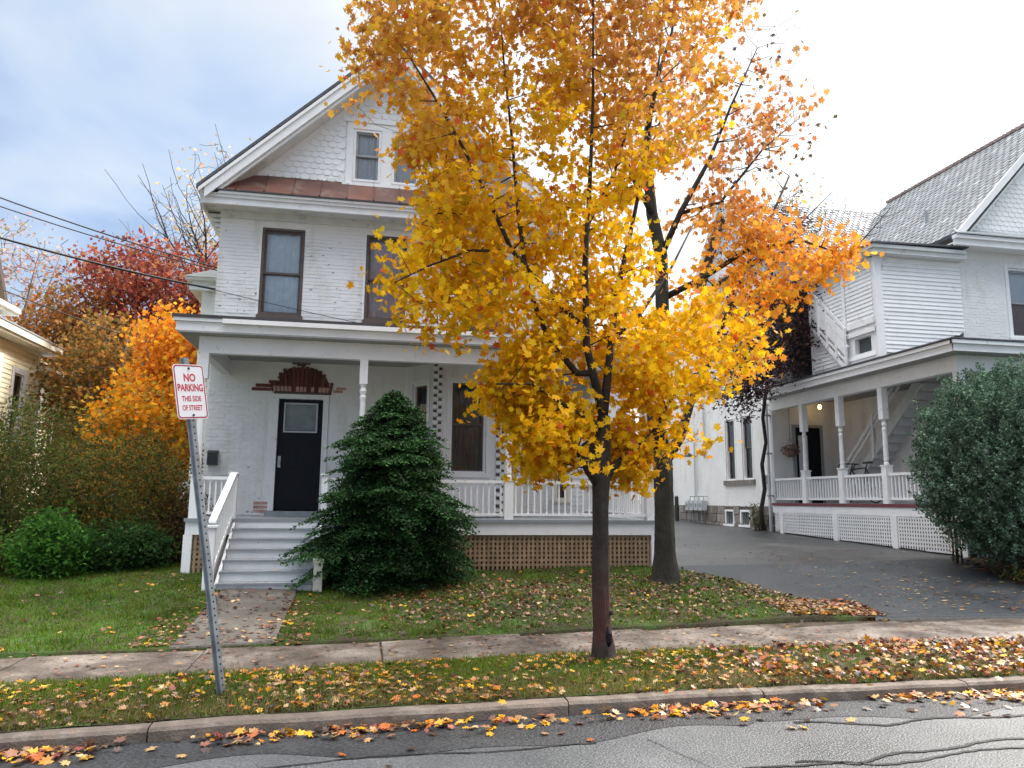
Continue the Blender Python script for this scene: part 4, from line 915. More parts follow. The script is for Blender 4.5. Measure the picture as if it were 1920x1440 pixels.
b = MB(); b.fbox(fr2, 0, 10.87, -.25, -.03, .3, 1.598); fnd = b.build('stone_foundation', M['mortar'], Q)
z = .55
for rr in range(4):
    u = -.2 + random.random() * .3; hh = .27
    while u < 10.85:
        l_ = random.uniform(.28, .55); a, c = max(u, 0), min(u + l_, 10.9)
        if c - a > .1 and not any(h0 < (a + c) / 2 < h1 and z > .75 for h0, h1 in ((7.75, 8.45), (8.75, 9.55))): 
            b = MB(); k = random.uniform(.02, .07); b.fbox(fr2, a + .012, c - .012, -.05, k, z + .01, z + hh - .01); b.v[0:0] = []; b.build('stone', M['stone'], fnd)
        u += l_
    z += hh
for u0 in (7.8, 8.82):
    b = MB(); b.fbox(fr2, u0, u0 + .06, -.05, .04, 1.05, 1.5); b.fbox(fr2, u0 + .56, u0 + .62, -.05, .04, 1.05, 1.5); b.fbox(fr2, u0 + .06, u0 + .56, -.05, .04, 1.44, 1.5); b.fbox(fr2, u0 - .05, u0 + .67, -.05, .08, .98, 1.05); bw = b.build('basement_window', M['white'], Q)
    b = MB(); b.fbox(fr2, u0 + .06, u0 + .56, -.03, -.02, 1.05, 1.44); b.build('pane', M['dark'], bw)
    b = MB(); 
    for k in range(3): b.fbox(fr2, u0 + .15 + .12 * k, u0 + .17 + .12 * k, -.02, .0, 1.05, 1.44)
    b.build('bars', M['grey'], bw)
# wing roof
b = MB(); P = [(11.0, 19.75, 9.2), (17.5, 19.75, 9.2), (17.5, 21.7, 11.42), (11.0, 21.7, 11.36)]; b.add(P + [(p[0], p[1] + .02, p[2] - .08) for p in P], [[0, 1, 2, 3], [7, 6, 5, 4], [0, 4, 5, 1], [3, 7, 4, 0]]); P = [(11.0, 21.7, 11.36), (17.5, 21.7, 11.42), (17.5, 31, 5), (11, 31, 5)]
wr = b.build('wing_roof', M['roofdark'], Q)
slates((11.0, 19.73, 9.22), (6.5, 0, 0), (0, 1.97, 2.18), 30, 18, 'slate_courses', wr)
b = MB(); b.prism([(11.0, 21.72, 11.35), (17.5, 21.72, 11.4), (17.5, 24, 9.0), (11, 24, 9.0)], (0, 0, -.05)); b.build('rear_slope', M['roofdark'], Q)
b = MB(); b.prism([(11.3, 20.0, 9.0), (11.3, 21.7, 11.1), (11.3, 23.6, 9.0)], (.1, 0, 0)); b.box(10.96, 17.4, 19.68, 19.8, 9.0, 9.18); b.build('wing_gable', M['white'], Q)
b = MB(); b.bar((10.98, 19.75, 9.07), (10.98, 21.7, 11.22), .05, .40); b.bar((10.98, 21.7, 11.30), (10.98, 23.9, 9.0), .05, .2); b.build('barge_board', M['trimg'], Q)
# stair inside the porch, rising towards the street
so_ = MB(); A = Vector((13.3, 19.3, ZQ + .25)); B = Vector((13.3, 16.2, 4.7)); so_.bar(A, B, .05, .26, up=(0, 1, 1)); ps = so_.build('porch_stair', M['trimg'], Q)
b = MB(); b.bar(A + Vector((.75, 0, 0)), B + Vector((.75, 0, 0)), .05, .26, up=(0, 1, 1)); b.build('stringer', M['trimg'], ps)
for k in range(14):
    q = A.lerp(B, (k + .5) / 14); b = MB(); b.box(13.33, 14.02, q.y - .14, q.y + .10, q.z + .02, q.z + .05); b.box(13.33, 14.02, q.y - .13, q.y - .12, q.z - .14, q.z + .02); b.build('stair_tread', M['steps'], ps)
for dz, hh in ((.62, .10), (.40, .07)):
    b = MB(); b.bar(A + Vector((-.03, .2, dz)), B + Vector((-.03, .2, dz)), .03, hh, up=(0, 1, 1)); b.build('stair_rail', M['white'], ps)
for k, t in enumerate((.0, .42)):
    q = A.lerp(B, t); b = MB(); b.box(13.22, 13.31, q.y - .05, q.y + .05, q.z - .2, q.z + .95); b.build('stair_post', M['white'], ps)
# ------------------------------------------------ small things on and round the right house
t = thing('porch_lamp', 'small lit yellow lamp hanging from the side porch ceiling', 'lamp', (12.78, 19.6, 4.66))
b = MB(); b.tube([(12.78, 19.6, 4.66), (12.78, 19.6, 4.52)], .01, 5); b.lathe(12.78, 19.6, [(4.50, .05), (4.53, .03)], 8); b.build('stem', M['blackm'], t); b = MB(); b.lathe(12.78, 19.6, [(4.38, .015), (4.40, .04), (4.44, .05), (4.50, .03)], 10); b.build('lamp_shade', M['lamp'], t, smooth=True)
t = thing('hanging_basket', 'hanging basket of faded flowers by the blue-black porch door', 'plant pot', (11.98, 19.9, 4.3))
b = MB(); b.tube([(11.98, 19.9, 4.66), (11.98, 19.9, 3.55)], .006, 4)
for k in range(3): a = k * 2.1; b.tube([(11.98, 19.9, 3.55), (11.98 + .16 * math.cos(a), 19.9 + .16 * math.sin(a), 3.2)], .005, 4)
b.build('hanger', M['blackm'], t); b = MB(); b.lathe(11.98, 19.9, [(3.02, .07), (3.08, .14), (3.2, .17)], 10); b.build('basket', M['flower'], t)
c = ell_points(160, (11.98, 19.9, 3.2), (.27, .27, .19), .1); V, F, k = scatter(c, .10, OVAL); mobj('flowers', V, F, M['litter'], t, cols=np.repeat(pick([(.16, .09, .07), (.25, .17, .13), (.10, .10, .05), (.3, .14, .14)], len(c)), k, 0), kind='stuff')
# bicycle parked on the porch
def bicycle():
    t = thing('bicycle', 'dark bicycle with drop handlebar leaning inside the side porch rail', 'bicycle', (12.3, 17.4, ZQ))
    X = 12.3
    for y in (16.75, 17.85):
        n = 22; b = MB(); P = [(X, y + .34 * math.cos(a), ZQ + .36 + .34 * math.sin(a)) for a in [2 * math.pi * k / n for k in range(n + 1)]]; b.tube(P, .018, 5, cap=False); wh = b.build('wheel', M['blackm'], t)
        b = MB()
        for k in range(8): a = math.pi * k / 8; b.tube([(X, y + .33 * math.cos(a), ZQ + .36 + .33 * math.sin(a)), (X, y - .33 * math.cos(a), ZQ + .36 - .33 * math.sin(a))], .003, 3)
        b.build('spokes', M['galv'], wh)
    b = MB(); hd = (X, 17.62, ZQ + .86); bbk = (X, 17.2, ZQ + .32); sd_ = (X, 17.05, ZQ + .88); ra = (X, 16.75, ZQ + .36); fa = (X, 17.85, ZQ + .36)
    for a, c in ((hd, bbk), (hd, sd_), (sd_, bbk), (bbk, ra), (ra, sd_), ((X, 17.58, ZQ + .98), fa)): b.tube([a, c], .018, 6)
    b.build('frame', M['blackm'], t)
    b = MB(); b.tube([(X - .22, 17.82, ZQ + .84), (X - .22, 17.86, ZQ + .92), (X - .22, 17.78, ZQ + 1.0), (X - .2, 17.62, ZQ + 1.0), (X, 17.6, ZQ + 1.0), (X + .2, 17.62, ZQ + 1.0), (X + .22, 17.78, ZQ + 1.0), (X + .22, 17.86, ZQ + .92), (X + .22, 17.82, ZQ + .84)], .016, 6); b.build('handlebar', M['blackm'], t)
    b = MB(); b.tube([(X, 17.03, ZQ + .88), (X, 17.0, ZQ + .98)], .014, 6); b.prism([(X - .07, 16.86, ZQ + .98), (X + .07, 16.86, ZQ + .98), (X + .02, 17.14, ZQ + .98), (X - .02, 17.14, ZQ + .98)], (0, 0, .05)); b.build('saddle', M['blackm'], t)
    b = MB(); b.tube([(X - .08, 17.2, ZQ + .32), (X + .08, 17.2, ZQ + .32)], .05, 8); b.bar((X - .08, 17.2, ZQ + .32), (X - .08, 17.3, ZQ + .18), .02, .02); b.bar((X + .08, 17.2, ZQ + .32), (X + .08, 17.1, ZQ + .46), .02, .02); b.build('crank', M['galv'], t)
bicycle()
t = thing('utility_box', 'small dark grey box on the driveway wall beside the paired windows', 'box', (11.55, 20.5, 2.4))
b = MB(); b.box(11.46, 11.575, 20.36, 20.62, 2.26, 2.52); b.build('case', M['grey'], t); b = MB(); b.box(11.45, 11.46, 20.40, 20.58, 2.30, 2.48); b.build('cover', M['blackm'], t)
t = thing('downpipe', 'white downpipe running down the corner between side porch and driveway wall', 'pipe', (11.48, 20.15, 1.0))
b = MB(); b.tube([(11.45, 20.2, .92), (11.45, 20.2, 4.5), (11.3, 20.1, 4.75)], .045, 8); b.build('pipe', M['pipe'], t); b = MB()
for z in (1.9, 3.1, 4.2): b.box(11.39, 11.56, 20.15, 20.25, z, z + .04)
b.build('bracket', M['grey'], t)
t = thing('wall_conduit', 'thin grey conduit up the driveway wall above the gas meters', 'pipe', (11.52, 25.3, 1.9))
b = MB(); b.tube([(11.5, 25.3, 1.9), (11.5, 25.3, 4.2)], .03, 6); b.tube([(11.5, 24.5, 3.35), (11.5, 24.5, 5.2)], .035, 6); b.build('pipe', M['pipe'], t); b = MB(); b.tube([(11.5, 24.5, 3.35), (11.5, 24.5, 3.2)], [.05, .02], 6); b.build('pipe_end', M['grey'], t)
t = thing('wall_light', 'black gooseneck wall light on the driveway wall', 'lamp', (11.5, 25.2, 3.4))
b = MB(); b.tube([(11.56, 25.3, 3.32), (11.35, 25.2, 3.36), (11.2, 25.1, 3.40)], .02, 6); b.build('arm', M['blackm'], t); b = MB(); b.lathe(11.16, 25.05, [(3.28, .17), (3.36, .12), (3.43, .05)], 10); b.build('lamp_shade', M['blackm'], t)
for k in range(4):
    y = 25.6 - .36 * k; t = thing('gas_meter', ['first grey gas meter in the wall row, nearest the black bollards', 'second grey gas meter from the black bollards', 'third grey gas meter from the black bollards', 'last grey gas meter in the wall row, nearest the basement windows'][k], 'meter', (11.4, y, 1.3), 'row of gas meters')
    b = MB(); b.box(11.30, 11.50, y - .12, y + .12, 1.45, 1.78); b.build('case', M['pipe'], t); b = MB(); b.tube([(11.29, y, 1.64), (11.27, y, 1.64)], .07, 10); b.build('dial', M['grey'], t); b = MB(); b.tube([(11.4, y + .08, 1.45), (11.4, y + .08, 1.05)], .02, 5); b.tube([(11.4, y - .08, 1.78), (11.4, y - .08, 1.92), (11.55, y - .08, 1.92)], .02, 5); b.build('pipe', M['grey'], t)
for k, (y, lb) in enumerate(((25.9, 'black bollard guarding the gas meters, the nearer of two'), (26.6, 'black bollard guarding the gas meters, the farther of two'))):
    t = thing('bollard', lb, 'bollard', (11.05, y, 1.0), 'bollards by the gas meters'); b = MB(); b.tube([(11.05, y, .9), (11.05, y, 1.9)], .075, 10); b.build('post', M['blackm'], t); b = MB(); b.tube([(11.05, y, 1.9), (11.05, y, 1.94)], [.075, .04], 10); b.build('cap', M['blackm'], t)

# ================================================================== CREAM HOUSE (far left)
K = thing('cream_house', 'cream clapboard house with white window frames at the left edge', 'house', (-8.7, 21, .6))
fk = Fr(-8.7, 12, (0, 1)); fk2 = Fr(-8.86, 12, (0, 1))      # faces the yard; u = y - 12
kw = [(10.05 - 1.75, 10.05 - 1.2, 3.05, 5.05), (9.05, 9.75, 2.75, 4.85), (7.4, 8.15, 2.9, 5.0)]
kw = [(9.02, 9.68, 2.85, 4.85), (7.55, 8.25, 2.9, 5.05), (5.9, 6.6, 2.9, 5.1)]
wk = wall(fk, 1.0, 10.42, .4, 5.55, kw, 'side_wall', M['clapy'], K, .2)
clapboards(fk, 4.5, 10.36, 2.3, 5.5, [(a - .12, c + .12, z0 - .1, z1 + .1) for a, c, z0, z1 in kw], M['clapy'], wk, .12)
for a in kw: window(fk, *a, K, 'white', 'white', 'curtd', casing=.1, inset=.05)
b = MB(); b.fbox(fk, 10.36, 10.45, .0, .05, .5, 5.5); b.build('corner_board', M['cream'], K)
b = MB(); b.fbox(fk, 1, 10.7, .05, .42, 5.50, 5.56); b.fbox(fk, 1, 10.72, .38, .48, 5.561, 5.72); b.build('eave', M['cream'], K)
b = MB(); b.prism([fk.p(1, .5, 5.722), fk.p(1, -.6, 6.15), fk.p(1, -.6, 6.2), fk.p(1, .5, 5.76)], (0, 9.75, 0)); b.build('lower_roof', M['grey'], K)
b = MB(); b.fbox(fk, 1, 9.0, -.7, -.6, 5.6, 6.4); b.build('upper_wall', M['clapy'], K)
b = MB(); b.fbox(fk, 1, 9.25, -.6, -.15, 6.28, 6.34); b.fbox(fk, 1, 9.27, -.18, -.08, 6.341, 6.46); b.build('upper_eave', M['cream'], K)
gk = MB(); gk.prism([fk.p(3.2, -.6, 6.46), fk.p(9.0, -.6, 6.46), fk.p(6.1, -.6, 10.6)], (-.2, 0, 0)); gw = gk.build('gable_wall', M['clapy'], K)
z = 6.5
while z < 9:
    hw_ = (10.6 - z) / 4.14 * 2.9 - .2; b = MB(); b.fbox(fk, 6.1 - hw_, 6.1 + hw_, -.599, -.58, z, z + .10); b.build('clapboard', M['clapy'], gw); z += .12
b = MB(); b.bar(fk.p(9.15, -.45, 6.4), fk.p(6.1, -.45, 10.8), .25, .14); b.bar(fk.p(3.05, -.45, 6.4), fk.p(6.1, -.45, 10.8), .25, .14); b.build('barge_board', M['brown'], K)
kw2 = [(10.62, 11.18, 3.0, 4.85)]
wk2 = wall(fk2, 10.42, 11.95, .4, 5.05, kw2, 'rear_wall', M['clapy'], K, .2); clapboards(fk2, 10.5, 11.9, 2.3, 5.0, [(kw2[0][0] - .1, kw2[0][1] + .1, 2.9, 4.95)], M['clapy'], wk2, .12)
window(fk2, *kw2[0], K, 'white', 'white', 'curtd', casing=.09, inset=.05)
b = MB(); b.fbox(fk2, 10.42, 12.2, .01, .5, 5.06, 5.2); b.build('rear_eave', M['cream'], K)
b = MB(); b.prism([fk2.p(10.42, .5, 5.205), fk2.p(10.42, -2, 6.1), fk2.p(10.42, -2, 6.0)], (0, 1.8, 0)); b.build('rear_roof', M['grey'], K)
b = MB(); b.tube([fk2.p(12.15, .45, 5.1), fk2.p(12.1, .35, 4.8), fk2.p(11.98, .06, 4.2), fk2.p(11.98, .06, .6)], .05, 6); b.build('downpipe', M['cream'], K)
b = MB(); b.box(-14, -8.92, 13, 23.9, .4, 5.5); b.box(-14, -9.35, 13.1, 21, 5.5, 6.3); b.build('house_body', M['clapy'], K)

# ================================================================== SIGN
S = thing('parking_sign', 'leaning no parking sign on a perforated steel post in the grass verge', 'sign', (-1.0, 6.74, .13))
A = Vector((-1.0, 6.74, .05)); B = Vector((-1.475, 6.68, 2.86)); axp = (B - A).normalized(); ang = R(50)
ux = Vector((math.cos(ang), math.sin(ang), 0)); ux = (ux - axp * ux.dot(axp)).normalized(); nn = axp.cross(ux)   # nn points away from the camera side
if nn.y > 0: nn = -nn
def sp3(u, v, d): return A + axp * v + ux * u + nn * d
LN = (B - A).length
def uprism(u0, u1, v0, v1, d0, d1, b): b.add([sp3(u, v, d) for v in (v0, v1) for (u, d) in ((u0, d1), (u1, d1), (u1, d0), (u0, d0))], [[3, 2, 1, 0], [4, 5, 6, 7], [0, 1, 5, 4], [1, 2, 6, 5], [2, 3, 7, 6], [3, 0, 4, 7]])
b = MB(); uprism(-.024, .024, 0, LN, -.003, 0, b); uprism(-.027, -.023, 0, LN, -.028, -.003, b); uprism(.023, .027, 0, LN, -.028, -.003, b); uprism(-.044, -.027, 0, LN, -.028, -.025, b); uprism(.027, .044, 0, LN, -.028, -.025, b); post = b.build('post', M['galv'], S)
hm = MB(); 
for k in range(8): a0 = math.pi * 2 * k / 8; hm.v.append(tuple(ux * .008 * math.cos(a0) + axp * .008 * math.sin(a0)))
hm.f.append(list(range(8))); hmesh = raw_mesh('punched_hole', hm.v, hm.f, M['dark'])
v = .12
while v < LN - .05: piece('punched_hole', None, M['dark'], post, sp3(0, v, .0012), mesh=hmesh); piece('punched_hole', None, M['dark'], post, sp3(.036, v, -.0235), mesh=hmesh); v += .055
def rrect(w, h, r, z, n=6):
    P = []
    for cx, cy, a0 in ((w / 2 - r, h / 2 - r, 0), (-w / 2 + r, h / 2 - r, 90), (-w / 2 + r, -h / 2 + r, 180), (w / 2 - r, -h / 2 + r, 270)):
        for k in range(n + 1): a = R(a0 + 90 * k / n); P.append((cx + r * math.cos(a), cy + r * math.sin(a), z))
    return P
VC = LN - .055 - .235
def sgn(P): return [sp3(p[0], VC + p[1], .006 + p[2]) for p in P]
b = MB(); P0, P1 = sgn(rrect(.305, .46, .035, 0)), sgn(rrect(.305, .46, .035, .003)); n = len(P0); b.add(P0 + P1, [list(range(n))[::-1], list(range(n, 2 * n))] + [[i, (i + 1) % n, n + (i + 1) % n, n + i] for i in range(n)]); plate = b.build('sign_plate', M['signw'], S)
def ring(w, h, r, t, z, m, nm):
    a, c = sgn(rrect(w, h, r, z)), sgn(rrect(w - 2 * t, h - 2 * t, r - t * .6, z)); n = len(a); b = MB(); b.add(a + c, [[i, (i + 1) % n, n + (i + 1) % n, n + i] for i in range(n)]); b.build(nm, M[m], plate)
ring(.292, .447, .030, .007, .0042, 'signr', 'red_border'); ring(.279, .434, .026, .004, .0044, 'signd', 'dark_border')
def text(s, size, uc, vc, bold=.012, sx=1.0):
    cu = bpy.data.curves.new('t', 'FONT'); cu.body = s; cu.size = size; cu.align_x = 'CENTER'; cu.align_y = 'CENTER'; cu.offset = bold * size; o = bpy.data.objects.new('t', cu); COL.objects.link(o)
    dg = bpy.context.evaluated_depsgraph_get(); me = o.evaluated_get(dg).to_mesh(); V = [sp3(uc + p.co.x * sx, VC + vc + p.co.y, .0105) for p in me.vertices]; F = [list(p.vertices) for p in me.polygons]
    COL.objects.unlink(o); bpy.data.objects.remove(o); mobj('lettering', V, F, M['signr'], plate)
text('NO', .088, 0, .115, .03, .85); text('PARKING', .082, 0, .030, .03, .74); text('THIS SIDE', .062, 0, -.062, .02, .72); text('OF STREET', .062, 0, -.138, .02, .66)
for v in (.195, -.198):
    b = MB(); b.tube([sp3(0, VC + v, .008), sp3(0, VC + v, .018)], .010, 6); b.build('bolt', M['blackm'], S)

# ================================================================== WIRES
def wire(name, label, a, c, sag, r):
    P = [Vector(a).lerp(Vector(c), t / 24) - Vector((0, 0, sag * 4 * (t / 24) * (1 - t / 24))) for t in range(25)]
    o = MB().tube(P, r, 5).build(name, M['cable'], None, smooth=True); return tag(o, label, 'cable', 'overhead service cables')
wire('service_cable', 'thin cable crossing the sky, topmost of the overhead cables', (-14, 15.5, 10.1), (-2.98, 17.0, 6.6), .35, .016)
wire('service_cable', 'thin cable just under the topmost overhead cable', (-14, 15.2, 9.75), (-2.98, 16.8, 6.5), .38, .013)
wire('service_cable', 'thick black twisted cable sagging past the red tree to the brick house', (-12, 13.2, 7.75), (-2.93, 15.27, 5.72), .30, .022)
wire('service_cable', 'thin pale cable running slantwise over the upper front wall of the brick house', (-2.93, 15.24, 5.70), (1.2, 15.24, 4.98), .03, .007)
wire('service_cable', 'thin lowest cable crossing in front of the pale pinkish tree', (-12.5, 17, 8.0), (-6.0, 20.0, 5.7), .12, .013)

# ================================================================== MAPLE
def W3(px, py, Y):
    a = (px - 960) / 1432; b = (py - 720) / 1432; d = FWD + _r * a - _u * b; t = Y / d.y; return (d.x * t, Y, 1.7 + d.z * t)
def line(pts, Y, dy=0.0):
    n = len(pts); return [W3(p[0], p[1], Y + dy * (i / max(n - 1, 1))) for i, p in enumerate(pts)]
def XZ(pts, Y): return [(lambda q: (q[0], q[2]))(W3(p[0], p[1], Y)) for p in pts]
MY = 7.62
b0 = W3(1133, 1240, MY)
trunk = [(b0[0], MY, b0[2] - .05), (b0[0] - .01, MY, b0[2] + .06), W3(1129, 1170, MY), W3(1127, 1040, MY), W3(1126, 960, MY), W3(1127, 880, MY), W3(1131, 780, MY)]
limbs = [(trunk, [.150, .118, .088, .080, .082, .092, .062]),
    (line([(1131, 780), (1112, 700), (1100, 650), (1097, 500), (1103, 400)], MY, -.15), [.052, .048, .042, .034, .028]),
    (line([(1103, 400), (1108, 300), (1112, 180), (1112, 0), (1115, -160)], MY - .15, -.2), [.028, .022, .016, .010, .006]),
    (line([(1131, 780), (1140, 700), (1146, 640), (1155, 560), (1190, 400), (1212, 290), (1235, 120), (1250, -60)], MY, .5), [.055, .045, .04, .035, .025, .02, .013, .006]),
    (line([(1112, 700), (1082, 700), (1030, 640), (990, 540), (972, 400), (962, 280), (945, 120), (930, -80)], MY - .05, .4), [.038, .035, .032, .028, .024, .018, .012, .006]),
    (line([(1100, 620), (1040, 560), (960, 470), (905, 350), (870, 280), (820, 190), (770, 110)], MY - .1, -.5), [.03, .028, .024, .02, .017, .013, .007]),
    (line([(1122, 905), (1105, 880), (1085, 838)], MY, -.08), [.066, .058, .050]),
    (line([(1120, 890), (1112, 850), (1108, 832)], MY, .05), [.04, .034, .030]),
    (line([(1136, 900), (1160, 865), (1195, 840), (1222, 815)], MY, .2), [.038, .033, .028, .024]),
    (line([(1222, 815), (1262, 740), (1330, 680), (1390, 640)], MY + .2, .5), [.022, .018, .012, .007]),
    (line([(1146, 640), (1200, 590), (1260, 500), (1300, 420)], MY + .1, .7), [.028, .022, .016, .010]),
    (line([(1128, 800), (1060, 760), (1000, 720), (930, 720)], MY, -.6), [.026, .02, .014, .008]),
    (line([(1103, 420), (1150, 330), (1190, 200), (1300, 90)], MY, .6), [.022, .018, .012, .006]),
    (line([(960, 470), (880, 470), (800, 500), (740, 530)], MY - .3, -.4), [.018, .014, .010, .006]),
    (line([(905, 350), (860, 400), (820, 400), (790, 420)], MY - .4, -.3), [.012, .010, .008, .005])]
mp = [(710, -260), (700, -60), (712, 30), (655, 90), (640, 165), (715, 210), (775, 280), (830, 335), (800, 385), (790, 430), (785, 470), (720, 530), (765, 575), (785, 615), (850, 620), (945, 610), (975, 650), (925, 705), (900, 745), (975, 775), (990, 850), (1040, 888), (1080, 885), (1092, 800), (1140, 790), (1160, 850), (1185, 900), (1225, 900), (1235, 850), (1315, 825), (1335, 785), (1310, 735), (1372, 690), (1378, 640), (1345, 585), (1265, 575), (1222, 560), (1215, 430), (1200, 330), (1330, 270), (1340, 180), (1330, 80), (1390, 10), (1390, -120), (1300, -260)]
hl = [(W3(925, 215, MY), .17), (W3(990, 250, MY), .11), (W3(1165, 300, MY), .13), (W3(1120, 60, MY), .12), (W3(780, 300, MY), .06), (W3(1010, 120, MY), .08), (W3(860, 60, MY), .10), (W3(1220, 20, MY), .12), (W3(1195, 440, MY), .10), (W3(1240, 680, MY), .06), (W3(1060, 240, MY), .10), (W3(900, 300, MY), .09), (W3(1270, 180, MY), .13), (W3(1180, 100, MY), .11), (W3(760, 160, MY), .08), (W3(830, 140, MY), .08), (W3(1060, 380, MY), .06), (W3(890, 600, MY), .05), (W3(1000, 30, MY), .11), (W3(760, 40, MY), .09)]
cl = blob_points(1400, XZ(mp, MY), MY + .1, .95, [(h[0], h[2], r) for h, r in hl])
cl = np.vstack([cl, blob_points(110, XZ([(905, 740), (985, 660), (1080, 700), (1090, 840), (1075, 888), (1000, 880), (985, 790)], MY), MY + .2, .5), blob_points(50, XZ([(1150, 790), (1230, 800), (1225, 905), (1170, 900)], MY), MY + .45, .3)])
lp0 = np.array([q for pts, rs in limbs if max(rs) > .024 for a_, b_ in zip(pts[:-1], pts[1:]) for q in [[a_[i] + (b_[i] - a_[i]) * t / 6 for i in range(3)] for t in range(7)]])
keep = np.ones(len(cl), bool)
for i_, c_ in enumerate(cl):   # leaves grow round the limbs, so the wood facing the street stays partly bare
    dd_ = np.hypot(lp0[:, 0] - c_[0], lp0[:, 2] - c_[2]); j_ = int(np.argmin(dd_))
    if dd_[j_] < (.26 if c_[2] < 2.9 else .19) and c_[1] < lp0[j_, 1] + .12 and (RNG.uniform() < (.92 if c_[2] < 3.3 else .72)): keep[i_] = False
cl = cl[keep]
cl = cl[((np.sin(cl[:, 0] * 4.3 + cl[:, 1] * 2.7 + 1) + np.sin(cl[:, 2] * 5.1 - cl[:, 0] * 2.2) + np.sin(cl[:, 0] * 8.3 + cl[:, 2] * 7.1) * .7) > -1.05 - .85 * (cl[:, 2] < 5.0)) & (RNG.uniform(0, 1, len(cl)) > .30 * np.clip((cl[:, 2] - 4.6) / 2.0, 0, 1))]
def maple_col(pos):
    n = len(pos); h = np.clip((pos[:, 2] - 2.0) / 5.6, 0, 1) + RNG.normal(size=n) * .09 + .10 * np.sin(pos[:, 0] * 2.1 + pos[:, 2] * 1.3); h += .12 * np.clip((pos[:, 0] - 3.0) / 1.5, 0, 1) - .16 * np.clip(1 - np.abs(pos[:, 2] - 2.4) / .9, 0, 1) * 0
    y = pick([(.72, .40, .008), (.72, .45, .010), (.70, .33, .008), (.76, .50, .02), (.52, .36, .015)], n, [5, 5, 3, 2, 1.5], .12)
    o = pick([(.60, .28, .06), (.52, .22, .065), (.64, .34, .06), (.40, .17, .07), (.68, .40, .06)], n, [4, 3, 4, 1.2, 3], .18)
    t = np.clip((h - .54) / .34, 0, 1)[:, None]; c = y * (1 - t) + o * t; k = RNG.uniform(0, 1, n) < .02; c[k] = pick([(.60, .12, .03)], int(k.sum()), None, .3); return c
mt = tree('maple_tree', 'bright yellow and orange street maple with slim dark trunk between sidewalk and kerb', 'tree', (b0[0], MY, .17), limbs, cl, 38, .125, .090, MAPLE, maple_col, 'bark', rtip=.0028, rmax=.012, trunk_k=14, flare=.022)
b = MB(); 
for (px, py, w_) in ((1098, 832, .05),): q = W3(px, py, MY - .08); b.tube([q, (q[0] - .01, q[1], q[2] + .012)], [w_, w_ * .8], 8)
b.build('cut_limb_end', M['bark'], mt)
# wound and stubs on the trunk
b = MB(); q = W3(1140, 1195, MY - .1); b.tube([(q[0], q[1], q[2] - .10), (q[0] + .005, q[1] - .012, q[2] - .04), (q[0] + .005, q[1] - .015, q[2] + .04), (q[0], q[1], q[2] + .11)], [.008, .035, .03, .006], 8); b.build('trunk_wound', M['black'], mt)
b = MB(); q = W3(1141, 1150, MY - .03); b.tube([q, (q[0] + .035, q[1] - .04, q[2] + .01)], [.03, .018], 8); b.build('burl', M['bark'], mt)

# second tree
TY = 11.62
b1 = W3(1247, 1102, TY); zb1 = zg(b1[0], TY)
tr2 = [(b1[0], TY, zb1 - .05), (b1[0], TY, zb1 + .05), W3(1246, 1030, TY), W3(1245, 940, TY), W3(1243, 870, TY), W3(1240, 845, TY)]
for p_ in mt.children:
    if p_.name.startswith('trunk') and 'wound' not in p_.name: p_.data.materials[0] = M['barkr']
lb2 = [(tr2, [.26, .205, .158, .145, .155, .155]),
    (line([(1240, 850), (1228, 780), (1235, 700), (1242, 600), (1240, 480), (1222, 400), (1216, 330), (1214, 240)], TY, .1), [.16, .14, .13, .12, .11, .10, .085, .06]),
    (line([(1250, 860), (1275, 820), (1300, 740), (1345, 640), (1380, 540), (1440, 420), (1480, 330)], TY, .6), [.10, .085, .06, .05, .04, .03, .015]),
    (line([(1240, 480), (1275, 400), (1330, 300), (1370, 200), (1420, 90)], TY, -.4), [.06, .05, .035, .022, .010]),
    (line([(1214, 240), (1235, 140), (1260, 60), (1270, -80)], TY, .2), [.05, .04, .028, .012]),
    (line([(1222, 400), (1190, 340), (1150, 240), (1120, 120), (1110, -40)], TY, .5), [.05, .04, .03, .02, .01]),
    (line([(1242, 560), (1320, 520), (1400, 470), (1500, 450), (1560, 470)], TY + .1, -.9), [.06, .045, .035, .022, .01]),
    (line([(1275, 400), (1350, 380), (1430, 280), (1500, 220)], TY, .3), [.035, .028, .018, .008]),
    (line([(1242, 650), (1170, 560), (1140, 470), (1130, 380)], TY, .6), [.04, .03, .02, .01])]
def t2_col(pos):
    n = len(pos); low = np.clip((7.0 - pos[:, 2]) / 1.6, 0, 1)[:, None]
    a = pick([(.80, .33, .03), (.82, .42, .03), (.74, .27, .035), (.84, .48, .05)], n, None, .18); b_ = pick([(.52, .19, .05), (.60, .26, .07), (.40, .15, .06), (.50, .28, .12)], n, None, .25); return a * low + b_ * (1 - low)
pA = [(1340, 400), (1400, 370), (1480, 385), (1510, 430), (1590, 455), (1580, 510), (1520, 520), (1490, 560), (1420, 580), (1370, 560), (1350, 500), (1370, 450)]
pB = [(1260, 560), (1300, 470), (1370, 560), (1420, 600), (1420, 700), (1340, 730), (1290, 690)]
pC = [(1150, -60), (1400, -60), (1410, 30), (1360, 120), (1330, 240), (1290, 300), (1200, 330), (1150, 200)]
pD = [(1380, 150), (1470, 130), (1510, 240), (1490, 290), (1420, 280), (1340, 400), (1260, 480), (1250, 430), (1310, 340), (1370, 240)]
lc = np.vstack([blob_points(105, XZ(pA, TY - .5), TY - .5, .6), blob_points(34, XZ(pB, TY), TY, .8), blob_points(80, XZ(pC, TY), TY + .2, 1.2), blob_points(40, XZ(pD, TY), TY, .9)])
